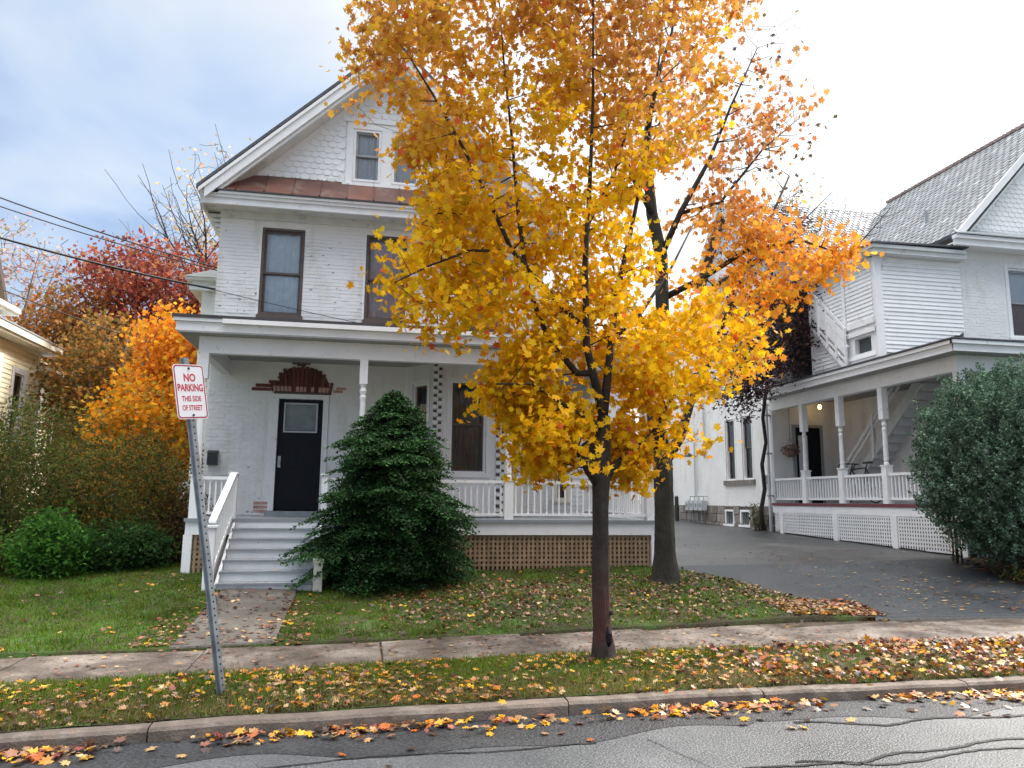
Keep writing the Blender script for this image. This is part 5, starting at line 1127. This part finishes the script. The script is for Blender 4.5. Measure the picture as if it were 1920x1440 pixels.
t2 = tree('broad_tree', 'old tree with thick mossy trunk and thinning orange leaves at the corner of the porch', 'tree', (b1[0], TY, zb1), lb2, lc, 17, .17, .125, MAPLE, t2_col, 'barkg', rtip=.004, rmax=.02, trunk_k=16, flare=.08)
bare = blob_points(190, XZ([(1360, 480), (1340, 250), (1380, 20), (1450, 30), (1520, 130), (1520, 260), (1540, 330), (1440, 420)], TY), TY + .3, 1.1)
b = MB()
for pts, rs in grow(lb2, bare, rtip=.0045, rmax=.014): b.tube(pts, rs, 3, cap=False)
b.build('bare_twigs', M['bark'], t2, kind='stuff')
k = RNG.integers(0, len(bare), 150); pos = bare[k] + RNG.normal(size=(150, 3)) * .1; V, F, kk = scatter(pos, .10, SIMPLE); mobj('last_leaves', V, F, M['leaf'], t2, cols=np.repeat(pick([(.08, .06, .05), (.35, .18, .06), (.12, .10, .05)], 150), kk, 0), kind='stuff')

# dark plum tree between the houses
def colf(cols, w=None, j=.25): return lambda pos: pick(cols, len(pos), w, j)
PYY = 18.4
pb = (11.1, 20.0, .95)
lp_ = [([pb, (11.04, 19.98, 1.5), (11.16, 19.95, 2.1), (11.08, 19.9, 2.8), (11.17, 19.8, 3.4), (11.05, 19.7, 4.1), W3(1440, 700, 19.2)], [.075, .062, .056, .055, .048, .05, .045]),
    (line([(1440, 700), (1480, 620), (1540, 540), (1600, 470), (1670, 390)], 19.2, -2.4), [.05, .042, .035, .022, .008]),
    (line([(1440, 700), (1430, 600), (1450, 500), (1500, 420), (1560, 360)], 19.2, -1.0), [.05, .042, .032, .02, .008]),
    (line([(1440, 700), (1400, 640), (1370, 560), (1380, 470)], 19.2, -1.6), [.045, .035, .025, .01]),
    (line([(1440, 700), (1410, 720), (1380, 750)], 19.2, -1.2), [.03, .022, .008]),
    (line([(1480, 620), (1560, 600), (1640, 570), (1700, 540)], 18.6, -2.2), [.025, .02, .012, .005])]
lc = np.vstack([blob_points(300, XZ([(1370, 540), (1440, 540), (1540, 520), (1550, 600), (1490, 690), (1430, 720), (1400, 785), (1365, 760), (1350, 660)], PYY), PYY, .9), blob_points(60, XZ([(1350, 400), (1420, 380), (1540, 420), (1600, 500), (1560, 560), (1500, 560), (1370, 520)], PYY), PYY, 1.0)])
pt = tree('plum_tree', 'dark purple leaved tree rising at the corner between side porch and driveway wall', 'tree', pb, lp_, lc, 34, .20, .12, OVAL, colf([(.045, .026, .030), (.085, .045, .048), (.14, .085, .08), (.06, .040, .034)]), 'bark', rtip=.005, rmax=.02)
bare = blob_points(150, XZ([(1490, 440), (1560, 350), (1680, 360), (1660, 520), (1700, 560), (1620, 590), (1540, 560)], 17), 17, .9); b = MB()
for pts, rs in grow(lp_, bare, rtip=.005, rmax=.014): b.tube(pts, rs, 3, cap=False)
b.build('bare_twigs', M['bark'], pt, kind='stuff')

# ================================================================== HEMLOCK
def hemlock():
    bx_, by_, h = .46, 12.05, 3.0; z0 = zg(bx_, by_); t = thing('hemlock_tree', 'dark green drooping hemlock beside the front steps', 'tree', (bx_, by_, z0))
    b = MB(); b.tube([(bx_, by_, z0 - .05), (bx_ + .02, by_, z0 + 1.4), (bx_ - .04, by_, z0 + h)], [.09, .055, .008], 8); b.build('trunk', M['barkg'], t)
    sp, col, tw = [], [], MB(); prof = ([0, .08, .22, .40, .58, .75, .90, 1.0], [.98, 1.15, 1.28, 1.22, 1.00, .70, .36, .05])
    NB = 600
    for i in range(NB):
        f = (i + random.random()) / NB; z = z0 + .08 + f * (h - .12)
        L_ = interp(f, *prof) * (1 + .05 * math.sin(f * 21) + .04 * math.sin(f * 47)) * random.choice((1.0, .92, 1.08, .78, 1.0, 1.14)) * random.uniform(.8, 1.0)
        a = i * 2.399 + random.uniform(-.5, .5); L_ *= 1 + .13 * math.sin(a * 2 + f * 9) + .08 * math.sin(a * 5 + f * 17); rise = random.uniform(.15, .42) * L_ * (.5 + f); droop = random.uniform(.22, .42); pts = []; m = max(int(L_ / .045), 2); bend = random.uniform(-.25, .25)
        for k in range(m + 1):
            q = k / m; aa = a + bend * q; pts.append((bx_ + math.cos(aa) * L_ * q, by_ + math.sin(aa) * L_ * q, max(z + rise * q - droop * L_ * q ** 2.4, z0 + .06)))
        tw.tube(pts[::max(m // 4, 1)], [.007] * len(pts[::max(m // 4, 1)]), 3, cap=False)
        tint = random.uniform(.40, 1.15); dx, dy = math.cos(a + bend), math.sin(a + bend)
        for k in range(1, m + 1):
            q = k / m; wd = (.26 * math.sin(math.pi * min(q * .8 + .18, 1)) + .05) * (.45 + .6 * L_)
            for side in (-1, 1):
                ww = wd * random.uniform(.35, 1.15); n = max(int(ww / .026), 2); sl = random.uniform(.3, 1.0)
                for g_ in range(n):
                    g = (g_ + random.random()) / n; px, py, pz_ = pts[k]
                    sp.append((px - dy * side * ww * g + dx * ww * g * sl, py + dx * side * ww * g + dy * ww * g * sl, pz_ - .30 * ww * g * g + random.uniform(-.025, .015)))
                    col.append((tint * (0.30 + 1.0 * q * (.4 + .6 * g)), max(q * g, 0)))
    sp = np.array(sp); col = np.array(col); n = len(sp)
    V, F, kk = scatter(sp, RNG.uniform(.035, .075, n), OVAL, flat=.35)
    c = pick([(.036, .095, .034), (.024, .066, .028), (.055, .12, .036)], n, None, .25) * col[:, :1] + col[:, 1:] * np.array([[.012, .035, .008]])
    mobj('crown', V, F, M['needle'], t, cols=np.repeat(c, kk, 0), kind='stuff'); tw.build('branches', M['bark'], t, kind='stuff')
    print('hemlock', n)
hemlock()

# ================================================================== SHRUBS
def shrub(name, label, c, r, ncl, per, sig, ls, cols, tmpl=OVAL, stems=7, m='needle', group=None, shell=.15, w=None, cat='shrub', tintv=.35, up=None, lean=.25):
    z0 = zg(c[0], c[1]); t = thing(name, label, cat, (c[0], c[1], z0), group)
    cl_ = ell_points(ncl, (c[0], c[1], z0 + c[2]), r, shell); cl_ = cl_[cl_[:, 2] > z0 + .05]
    lim = []
    for k in range(stems):
        a = 2 * math.pi * k / stems + random.random(); q = (c[0] + r[0] * .5 * math.cos(a), c[1] + r[1] * .5 * math.sin(a), z0 + c[2] + r[2] * random.uniform(0, .6)); lim.append(([(c[0] + .08 * math.cos(a), c[1] + .08 * math.sin(a), z0 - .03), ((c[0] * .5 + q[0] * .5), (c[1] * .5 + q[1] * .5), z0 + c[2] * .5), q], [.022, .015, .007]))
    b = MB()
    for p, rs in lim: b.tube(p, rs, 5)
    for p, rs in grow(lim, cl_[::2], rtip=.003, rmax=.009): b.tube(p, rs, 3, cap=False)
    b.build('stems', M['bark'], t)
    k = RNG.poisson(per, len(cl_)); pos = np.repeat(cl_, k, 0) + RNG.normal(size=(k.sum(), 3)) * sig; tint = np.repeat(RNG.uniform(1 - tintv, 1 + tintv, len(cl_)), k)[:, None]
    V, F, kk = scatter(pos, RNG.uniform(.7, 1.25, len(pos)) * ls, tmpl, up=up); mobj('foliage', V, F, M[m], t, cols=np.repeat(pick(cols, len(pos), w, .25) * tint, kk, 0), kind='stuff'); return t
JC = [(.11, .185, .125), (.075, .14, .09), (.17, .25, .17)]
def juniper(label, c, r, ncl, tiplen=.30):
    z0 = zg(c[0], c[1]); t = thing('juniper_shrub', label, 'shrub', (c[0], c[1], z0)); b = MB()
    for k in range(6): a = k * 1.05; b.tube([(c[0] + .1 * math.cos(a), c[1] + .1 * math.sin(a), z0 - .03), (c[0] + r[0] * .5 * math.cos(a), c[1] + r[1] * .5 * math.sin(a), z0 + c[2])], [.04, .012], 6)
    b.build('stems', M['bark'], t); P = []; T = []
    cl_ = ell_points(ncl, (c[0], c[1], z0 + c[2]), r, .30); cl_ = cl_ * 1.0 + RNG.normal(size=cl_.shape) * .06
    for q in cl_:
        if q[2] < z0 + .02: continue
        d = (q - np.array([c[0], c[1], z0 + c[2] - .5])); d /= np.linalg.norm(d); d = d * .7 + np.array([0, 0, .6]) + RNG.normal(size=3) * .25; d /= np.linalg.norm(d); ln = tiplen * random.uniform(.5, 1.2); tt = random.uniform(.6, 1.3)
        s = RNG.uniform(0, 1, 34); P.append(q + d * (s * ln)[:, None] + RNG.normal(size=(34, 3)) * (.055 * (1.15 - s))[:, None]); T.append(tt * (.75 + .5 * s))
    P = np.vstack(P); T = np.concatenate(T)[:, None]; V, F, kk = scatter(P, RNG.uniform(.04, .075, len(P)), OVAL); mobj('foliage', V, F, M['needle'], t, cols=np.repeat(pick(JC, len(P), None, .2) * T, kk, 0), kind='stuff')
juniper('large blue-green juniper bush hiding the corner of the side porch', (11.12, 11.55, 1.92), (1.46, 1.35, 1.64), 3300)
juniper('juniper bush filling the right edge in front of the slate-roofed house', (12.9, 11.7, 1.9), (1.35, 1.3, 1.75), 2000)
shrub('yellow_sapling', 'thin yellow leaved sapling between the juniper and the porch lattice', (10.92, 12.65, .75), (.22, .25, .75), 60, 7, .07, .06, [(.30, .24, .05), (.20, .22, .06), (.36, .28, .08)], m='leaf', stems=4)
shrub('groundcover_shrub', 'low mixed green and yellow plants at the foot of the juniper', (11.2, 10.9, .15), (.8, .8, .2), 160, 12, .07, .06, [(.12, .13, .04), (.20, .16, .04), (.07, .09, .03)], m='leaf')
shrub('weed_clump', 'small weedy clump against the stone foundation by the white lattice', (11.25, 20.6, .35), (.22, .3, .4), 50, 10, .07, .07, [(.18, .17, .08), (.12, .13, .06)], m='leaf', stems=4)
BR = [(.070, .075, .022), (.10, .085, .025), (.050, .060, .022), (.14, .095, .02), (.035, .05, .02)]
DG = [(.055, .095, .024), (.080, .125, .030), (.12, .145, .032), (.17, .14, .035)]
shrub('tall_shrub', 'tall dark shrub turning brown beside the porch end', (-4.15, 14.9, 1.05), (1.15, 1.1, 1.35), 560, 22, .16, .075, [(.085, .11, .026), (.12, .14, .03), (.19, .12, .03), (.055, .08, .022), (.30, .16, .03)], m='leaf')
shrub('tall_shrub', 'tall olive shrub in the middle of the left hedge under the russet tree', (-5.9, 15.0, 1.35), (1.4, 1.2, 1.55), 700, 22, .16, .075, DG + [(.12, .10, .03)], m='leaf')
shrub('tall_shrub', 'tall dark green shrub with some orange leaves at the left edge', (-8.0, 15.1, .7), (1.5, 1.2, 1.0), 700, 22, .17, .08, DG + [(.10, .08, .02)], m='leaf')
shrub('orange_shrub', 'shrub with orange and yellow top in front of the cream house', (-7.6, 14.6, 1.35), (.65, .6, .6), 200, 16, .13, .075, [(.55, .20, .03), (.50, .32, .04), (.20, .20, .04), (.4, .12, .04)], m='leaf')
shrub('green_shrub', 'bright green leafy shrub at the edge of the left lawn', (-4.62, 12.95, .40), (.55, .5, .52), 260, 20, .10, .085, [(.055, .16, .024), (.08, .21, .03), (.04, .11, .02)], m='leaf', tintv=.4)
shrub('green_shrub', 'low yellow-green shrub at the far left of the lawn', (-5.85, 12.95, .30), (.75, .5, .45), 300, 20, .10, .08, [(.09, .14, .025), (.12, .15, .03), (.06, .11, .022)], m='leaf')
shrub('green_shrub', 'low dark green shrub next to the bright green one', (-3.75, 13.5, .30), (.75, .5, .45), 300, 20, .10, .08, [(.030, .085, .022), (.045, .11, .026), (.03, .06, .018)], m='leaf')
shrub('green_shrub', 'dark spreading shrub behind the low yellow-green shrub', (-6.9, 13.5, .5), (.9, .6, .8), 330, 20, .13, .08, DG, m='leaf')
shrub('brown_shrub', 'low reddish brown shrub against the left end of the porch', (-3.15, 14.6, .55), (.42, .6, .8), 200, 18, .12, .07, [(.10, .055, .025), (.14, .08, .03), (.06, .05, .02)], m='leaf')

# ================================================================== BACKGROUND TREES
def bgtree(name, label, x, y, h, cz, r, ncl, per, sig, ls, cols, tmpl=SIMPLE, bark='barkf', w=None, forks=5, tr=.16, rtip=.008, holes=0, shell=.1):
    z0 = zg(x, y); ht = cz - r[2] * .75; lim = [([(x, y, z0 - .1), (x + random.uniform(-.15, .15), y, z0 + ht * .5), (x + random.uniform(-.2, .2), y, z0 + ht)], [tr, tr * .8, tr * .65])]; top = lim[0][0][-1]
    for k in range(forks):
        a = 2 * math.pi * k / forks + random.random() * .8
        if forks > 5:
            P_ = [Vector((x, y, z0 + ht * random.uniform(.55, 1.0)))]; dv_ = Vector((math.cos(a) * .55, math.sin(a) * .4, 1)).normalized(); L0 = (cz + r[2] * random.uniform(.3, .9) - (P_[0].z - z0)); nn_ = 9; R_ = [tr * random.uniform(.32, .5)]
            for q_ in range(nn_):
                dv_ = (dv_ + Vector((random.uniform(-.28, .28), random.uniform(-.2, .2), random.uniform(-.05, .18)))).normalized(); P_.append(P_[-1] + dv_ * L0 / nn_ * .95); R_.append(R_[0] * (1 - (q_ + 1) / nn_) + .008)
                if q_ in (2, 4, 5):
                    d2_ = (dv_ + Vector((random.choice((-1, 1)) * random.uniform(.4, .9), random.uniform(-.4, .4), -.1))).normalized(); S_ = [P_[-1]]
                    for w_ in range(5): d2_ = (d2_ + Vector((random.uniform(-.25, .25), 0, random.uniform(0, .3)))).normalized(); S_.append(S_[-1] + d2_ * L0 * .09)
                    lim.append((S_, [R_[-1] * .6, R_[-1] * .5, R_[-1] * .4, R_[-1] * .3, R_[-1] * .2 + .004, .008]))
            lim.append((P_, R_)); continue
        e1 = (top[0] + r[0] * .3 * math.cos(a), top[1] + r[1] * .3 * math.sin(a), top[2] + (z0 + cz - top[2]) * .7); e2 = (top[0] + r[0] * .65 * math.cos(a), top[1] + r[1] * .65 * math.sin(a), z0 + cz + r[2] * random.uniform(.2, .75)); lim.append(([top, e1, e2], [tr * .5, tr * .34, tr * .1]))
    cl_ = ell_points(ncl, (x, y, z0 + cz), r, shell); 
    return tree(name, label, 'tree', (x, y, z0), lim, cl_, per, sig, ls, tmpl, lambda pos: pick(cols, len(pos), w, .28), bark, rtip=rtip, rmax=.03)
RED = [(.27, .055, .04), (.36, .09, .05), (.19, .04, .035), (.44, .18, .08)]
bgtree('red_maple', 'tree with deep red crown behind the cream and brick houses, left of two', -7.5, 26.5, 9, 6.9, (2.3, 1.8, 2.5), 420, 22, .28, .15, RED)
bgtree('red_maple', 'red tree close to the upper left corner of the brick house', -5.0, 27.5, 9, 6.8, (1.5, 1.6, 2.7), 320, 20, .28, .15, RED + [(.5, .2, .05)])
bgtree('russet_tree', 'brown and russet tree right of the cream house', -9.1, 25.5, 8, 4.6, (1.9, 1.8, 2.9), 460, 22, .28, .15, [(.34, .12, .035), (.42, .17, .04), (.22, .11, .04), (.28, .17, .05)])
bgtree('russet_tree', 'olive brown tree between the russet and the orange trees', -6.9, 22.5, 7, 3.6, (1.7, 1.4, 2.4), 380, 22, .25, .13, [(.26, .15, .035), (.36, .17, .04), (.14, .11, .03), (.34, .18, .05)])
bgtree('orange_maple', 'glowing orange maple behind the left end of the porch', -4.75, 20.5, 6, 3.7, (1.2, 1.2, 2.1), 400, 24, .24, .14, [(.76, .28, .02), (.78, .36, .03), (.64, .20, .02), (.80, .44, .05)], tmpl=MAPLE)
bgtree('orange_maple', 'lower yellow-orange tree under the glowing orange maple', -5.0, 18.6, 4, 2.3, (1.2, .9, 1.35), 240, 20, .22, .12, [(.72, .34, .02), (.62, .36, .03), (.70, .24, .015), (.4, .3, .04)], tmpl=MAPLE)
bgtree('pink_tree', 'sparse pale pink tree rising over the cream house', -12.8, 31, 11, 7.8, (2.3, 2, 3.6), 330, 5, .25, .15, [(.52, .34, .28), (.45, .24, .22), (.5, .42, .28)], rtip=.012)
bgtree('bare_tree', 'nearly bare tree with few pale yellow leaves behind the roof edge of the brick house', -5.4, 30, 14, 11.4, (2.8, 2.2, 3.4), 420, 1.6, .25, .16, [(.62, .45, .22), (.6, .5, .34), (.5, .3, .16)], forks=11, tr=.16, rtip=.009, bark='bark')
bgtree('bare_tree', 'bare grey tree above the red trees, left of the brick house', -7.4, 31, 12, 9.9, (2.0, 2.0, 2.9), 300, .6, .25, .15, [(.55, .42, .3), (.5, .35, .25)], forks=8, tr=.13, rtip=.009)
bgtree('bare_tree', 'faint bare treetop behind the slate roof', 24, 38, 17, 16.8, (2.2, 2, 2.6), 120, 3, .3, .2, [(.62, .52, .28), (.5, .45, .3)], forks=6, tr=.2, rtip=.012)
for k, (x, y, h_, cols) in enumerate(((-18, 36, 6, RED), (-13.5, 38, 6, [(.3, .13, .04), (.24, .12, .05)]), (-9, 37, 6.5, [(.22, .12, .05), (.3, .1, .04)]), (-22, 33, 6, DG))):
    bgtree('distant_tree', ['red tree far behind the cream house', 'russet tree far behind the pink one', 'brown tree far behind the left red maple', 'green tree at the far left behind the cream house'][k], x, y, h_, h_ * .6, (3, 2.2, h_ * .55), 260, 18, .4, .24, cols)
# low growth closing the gap between the houses and behind the hedge
V, F, kk = scatter(np.column_stack([RNG.uniform(-12, -2.8, 26000), RNG.uniform(16.2, 19.5, 26000), .7 + RNG.beta(1.3, 2.2, 26000) * 2.3]), RNG.uniform(.06, .12, 26000), OVAL)
o = mobj('undergrowth', V, F, M['leaf'], None, cols=np.repeat(pick([(.08, .09, .025), (.11, .12, .03), (.15, .10, .03), (.06, .08, .022), (.24, .14, .03)], 26000, None, .3), kk, 0), kind='stuff'); tag(o, 'tangled brown and green undergrowth behind the left hedge', 'undergrowth')
for k, (x, y, cz, r, cols, lb) in enumerate(((7.2, 40, 3.0, (2.6, 2, 2.6), [(.5, .2, .03), (.4, .1, .04), (.6, .32, .05)], 'orange tree far down the driveway behind the houses'), (10.5, 44, 3.2, (3, 2, 2.8), [(.3, .12, .04), (.2, .12, .04), (.5, .3, .06)], 'brown and yellow tree at the far end of the driveway'))):
    bgtree('distant_tree', lb, x, y, 6, cz, r, 240, 20, .35, .2, cols)

# ================================================================== GRASS
def grass(name, label, x, y, hmin, hmax, cols, w=None, wd=.006):
    n = len(x); z = np.array([zany(a, b) if b < sb(a) else zlawn(a, b) for a, b in zip(x, y)]) - .01
    a = RNG.uniform(0, 2 * math.pi, n); h = RNG.uniform(hmin, hmax, n); lx = RNG.normal(size=n) * .35 * h; ly = RNG.normal(size=n) * .35 * h; dx, dy = np.cos(a) * wd, np.sin(a) * wd
    V = np.stack([np.column_stack([x - dx, y - dy, z]), np.column_stack([x + dx, y + dy, z]), np.column_stack([x + lx, y + ly, z + h])], 1).reshape(-1, 3)
    F = np.arange(3 * n).reshape(-1, 3); pt_ = np.clip(.5 + .35 * patch(x * 1.1, y * 1.3), 0, 1)[:, None]; cc = pick(cols, n, w, .25); cc = cc * (1 - pt_ * .30) + pt_ * .30 * pick([(.26, .26, .02), (.18, .27, .015), (.18, .13, .04)], n, None, .2)
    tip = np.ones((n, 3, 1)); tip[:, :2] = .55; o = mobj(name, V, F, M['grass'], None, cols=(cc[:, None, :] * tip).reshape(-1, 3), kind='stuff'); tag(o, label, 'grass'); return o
GR = [(.085, .24, .010), (.14, .28, .012), (.055, .17, .010), (.18, .27, .015), (.15, .13, .035)]
def patch(x, y): return np.sin(x * 1.3 + y * .7) + np.sin(x * 2.9 - y * 1.7 + 2) * .6 + np.sin(y * 3.1 + x * .4) * .4
n = 330000; x = RNG.uniform(-9, 6.7, n); y = RNG.uniform(7.6, 17.5, n); wgt = np.clip(1.25 - (y - 8.5) * .07, .35, 1)
ok = np.array([(b > sb(a) + .01 - .05 * (math.sin(a * 9) + math.sin(a * 23) > .2)) and (not (-1.87 < a < -.83 and b < 11.7)) and (a < 5.24 or (a < 6.75 and b < edge(a))) and not (-2.7 < a < 5.2 and b > 13.0) and not (-1.98 < a < -.6 and b > 11.58) and not (a < -2.7 and b > 14.5) for a, b in zip(x, y)]); ok &= RNG.uniform(0, 1, n) < wgt
ok &= ~((x > -.2) & (RNG.uniform(0, 1, n) < .25 + .3 * (patch(x, y) < 0)))
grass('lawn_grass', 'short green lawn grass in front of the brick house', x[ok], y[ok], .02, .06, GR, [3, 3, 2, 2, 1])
n = 40000; x = RNG.uniform(-6, 10, n); y = np.array([kerb(a) + .14 for a in x]) + RNG.beta(1, 2.2, n) * .75
grass('straw_grass', 'dry straw coloured grass along the back of the kerb', x, y, .02, .06, [(.26, .20, .09), (.18, .13, .06), (.20, .19, .06), (.32, .27, .14)])
n = 100000; x = RNG.uniform(-6, 10, n); t_ = RNG.uniform(0, 1, n); k0 = np.array([kerb(a) + .14 for a in x]); k1 = np.array([sf(a) + .04 * math.sin(a * 7) * math.sin(a * 19) + .02 for a in x]); y = k0 + (k1 - k0) * t_
ok = (RNG.uniform(0, 1, n) < .35 + .6 * t_) & ~((x > 4.2) & (RNG.uniform(0, 1, n) < .7)) & ((patch(x * 1.5, y) > -1.2) | (RNG.uniform(0, 1, n) < .4))
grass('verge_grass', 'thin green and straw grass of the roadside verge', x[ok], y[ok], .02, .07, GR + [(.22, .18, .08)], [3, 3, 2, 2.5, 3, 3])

n = 9000; q = RNG.integers(0, 220, n); wx, wy = RNG.uniform(-8, 5.2, 220), RNG.uniform(8.9, 12.6, 220); x = wx[q] + RNG.normal(size=n) * .07; y = wy[q] + RNG.normal(size=n) * .07
ok = np.array([b > sb(a) + .03 and not (-1.9 < a < -.8) for a, b in zip(x, y)]); grass('lawn_weeds', 'taller tufts and weeds dotted through the lawn', x[ok], y[ok], .05, .11, [(.08, .20, .03), (.12, .24, .03), (.20, .20, .05)], None, .008)
# ================================================================== FALLEN LEAVES
LY = [(.62, .33, .010), (.54, .21, .010), (.46, .11, .015), (.46, .29, .12), (.36, .19, .09), (.28, .11, .06), (.15, .06, .03), (.055, .03, .02), (.56, .40, .20), (.22, .04, .03)]
def litter(name, label, x, y, size, cols, w, dz=.012, flat=.72, tmpl=MAPLE, pile=0.0):
    z = np.array([(zany(a, b) if b < sb(a) else (zlawn(a, b) if (a < 5.24 or (a < 6.75 and b < edge(a))) else (zg(a, b) + (.05 if a > bx(b) else .008)))) for a, b in zip(x, y)]); n = len(x)
    inpath = (x > -1.86) & (x < -.84) & (y < 11.7) & (y > 8.5); z = np.where(inpath, z + .012, z)
    kk_ = np.array([kerb(a) for a in x]); z = np.where((y > kk_ - .02) & (y < kk_ + .15), .108, z)
    pos = np.column_stack([x, y, z + dz + RNG.uniform(0, 1, n) * (.015 + pile)]); V, F, k = scatter(pos, RNG.uniform(.45, 1.25, n) * size, tmpl, flat=flat)
    o = mobj(name, V, F, M['litter'], None, cols=np.repeat(pick(cols, n, w, .22), k, 0), kind='stuff'); tag(o, label, 'fallen leaves'); return o
WV = [4.5, 4, 2.5, 3, 2.5, 2.5, 3, 3.5, 1.6, 1]
WB = [.4, .4, .5, .9, 1.6, 2.2, 4.5, 7, .5, .8]
def along(n, x0, x1, fy0, fy1, beta=None):
    x = RNG.uniform(x0, x1, n); t = RNG.uniform(0, 1, n) if beta is None else RNG.beta(*beta, n); a = np.array([fy0(v) for v in x]); b_ = np.array([fy1(v) for v in x]); return x, a + (b_ - a) * t
x, y = along(5200, -5.5, 4.0, lambda v: kerb(v) + .16, sf); kp = RNG.uniform(0, 1, len(x)) < .42 + .26 * patch(x * 1.4, y * 1.6) + .15 * ((x > -1.6) & (x < .8)); litter('verge_leaves', 'yellow, orange and pale fallen leaves on the roadside verge', x[kp], y[kp], .070, LY, WV)
x, y = along(4600, 3.6, 9.5, lambda v: kerb(v) + .12, lambda v: sf(v) + .08); kp = RNG.uniform(0, 1, len(x)) < np.clip(.45 + .22 * (x - 4.2) + .25 * patch(x * 1.8, y * 2.3), .1, 1); x, y = x[kp], y[kp]; litter('leaf_pile', 'deep drift of fallen leaves on the verge at the driveway mouth', x, y, .066, LY, [4, 5, 4, 2, 3, 4, 7, 10, 1, 3], pile=.04, flat=.5)
x, y = along(5200, -5.5, 9, lambda v: kerb(v) + .14, sf, (1.0, 1.5)); kp = RNG.uniform(0, 1, len(x)) < .55 + .35 * patch(x * 2.2 + 1, y * 2.6); litter('verge_debris', 'small dull brown leaves and bits among the verge grass', x[kp], y[kp], .050, LY, [.3, .3, .4, 1, 2, 3, 5, 7, .8, 1], dz=.004, tmpl=SIMPLE)
x, y = along(1900, -5.5, 9, lambda v: kerb(v) - .48, lambda v: kerb(v) - .01, (4.5, 1.5)); kp = RNG.uniform(0, 1, len(x)) < .55 + .4 * np.sin(x * 2.3 + 1) + .2 * np.sin(x * 5.7); litter('gutter_leaves', 'wet yellow and tan leaves gathered in the gutter', x[kp], y[kp], .080, LY, WV, pile=.02)
x, y = along(3000, -6, 6.5, lambda v: sb(v) + .02, lambda v: 13.0 if v < 5 else edge(v)); kp = RNG.uniform(0, 1, len(x)) < np.where(x < -.6, .42, .7) + .25 * patch(x * 1.6, y * 1.6); litter('lawn_leaves', 'brown curled leaves scattered over the front lawn', x[kp], y[kp], .062, LY, WB, dz=.02)
x, y = along(3600, .3, 6.3, lambda v: sb(v) + .1, lambda v: 12.3 if v < 5 else edge(v), (1.8, 1.6)); litter('leaf_carpet', 'dense carpet of dead brown leaves on the right part of the lawn', x, y, .062, LY, [.1, .2, .3, .8, 1.6, 2.2, 5, 8, .3, .6], dz=.015, flat=.6, tmpl=SIMPLE)
x, y = along(3200, -6, 9.5, sf, sb, (.7, .8)); kp = RNG.uniform(0, 1, len(x)) < .32 + .3 * (np.abs(x - 2.8) < 1.6); litter('sidewalk_leaves', 'small damp leaves lying on the sidewalk slabs', x[kp], y[kp], .048, LY, WB, dz=.006, flat=.9)
x, y = along(900, -2.3, -.5, lambda v: 8.7, lambda v: 11.6, (.7, 1.2)); kp = (np.abs(x + 1.35) > .36) | (RNG.uniform(0, 1, len(x)) < .2); litter('path_leaves', 'brown leaves along both edges of the front path', x[kp], y[kp], .06, LY, WB, dz=.012, flat=.8)
x, y = along(800, 6.8, 11, lambda v: sb(v) + .05, lambda v: 13.0, (1, 1.6)); kp = RNG.uniform(0, 1, len(x)) < .35 + .1 * (x - 7); litter('driveway_leaves', 'pale leaves lying flat on the dark driveway apron', x[kp], y[kp], .062, LY, [1, 1, 1, 4, 3, 3, 2, 2, 4, 1], dz=.006, flat=.93)
x, y = along(900, 5.6, 7.0, lambda v: sb(v) - .05, lambda v: sb(v) + 1.0, (1, 1.4)); litter('edge_leaves', 'pinkish brown leaves piled where lawn, driveway and sidewalk meet', x, y, .066, LY, [1, 1, 1.5, 2, 3, 3, 3, 2, 1, 1.5], flat=.6)
x, y = along(800, 10.7, 13.5, lambda v: 9.6, lambda v: 12.8); litter('bed_leaves', 'brown leaves in the planting bed under the junipers', x, y, .07, LY, WB, dz=.02)
x, y = along(160, 5.6, 11, lambda v: 13, lambda v: 20, (.8, 2.5)); litter('old_driveway_leaves', 'scattered leaves on the older grey part of the driveway', x, y, .07, LY, WB, dz=.006, flat=.9)
# single leaves one can pick out on the road, each an object
T, F = MAPLE; LM = {}
spots = [(RNG.uniform(-3.2, 6), 0) for _ in range(70)]
for i, (x, _) in enumerate(spots):
    y = kerb(x) - .12 - abs(RNG.normal()) * .32; c = pick(LY, 1, WV, .2)[0]; ci = i % 9
    if ci not in LM:
        mm = raw_mesh('fallen_leaf', T, F, M['litter'], cols=np.repeat([pick(LY, 1, WV, .2)[0]], len(T), 0)); LM[ci] = mm
    o = bpy.data.objects.new('fallen_leaf', LM[ci]); link(o); s = random.uniform(.06, .10); o.scale = (s, s, s); o.location = (x, y, .018); o.rotation_euler = (random.uniform(-.3, .3), random.uniform(-.3, .3), random.uniform(0, 6.28))
    tag(o, 'single fallen maple leaf lying flat on the asphalt near the gutter', 'leaf', 'single leaves on the road')
for k in range(14):
    x = random.uniform(-1.9, -.7); s_ = random.randint(0, 5); o = bpy.data.objects.new('fallen_leaf', LM[k % 9]); link(o); q = random.uniform(.04, .06); o.scale = (q, q, q); o.location = (x, Y0s + run * s_ + random.uniform(.02, .15), z0s + rise * (s_ + 1) + .006); o.rotation_euler = (random.uniform(-.2, .2), random.uniform(-.2, .2), random.uniform(0, 6))
    tag(o, 'small fallen leaf on a tread of the front steps', 'leaf', 'leaves on the front steps')
tot = sum(len(o.data.polygons) for o in sc.objects if o.type == 'MESH'); print('OBJECTS', len(sc.objects), 'FACES', tot)
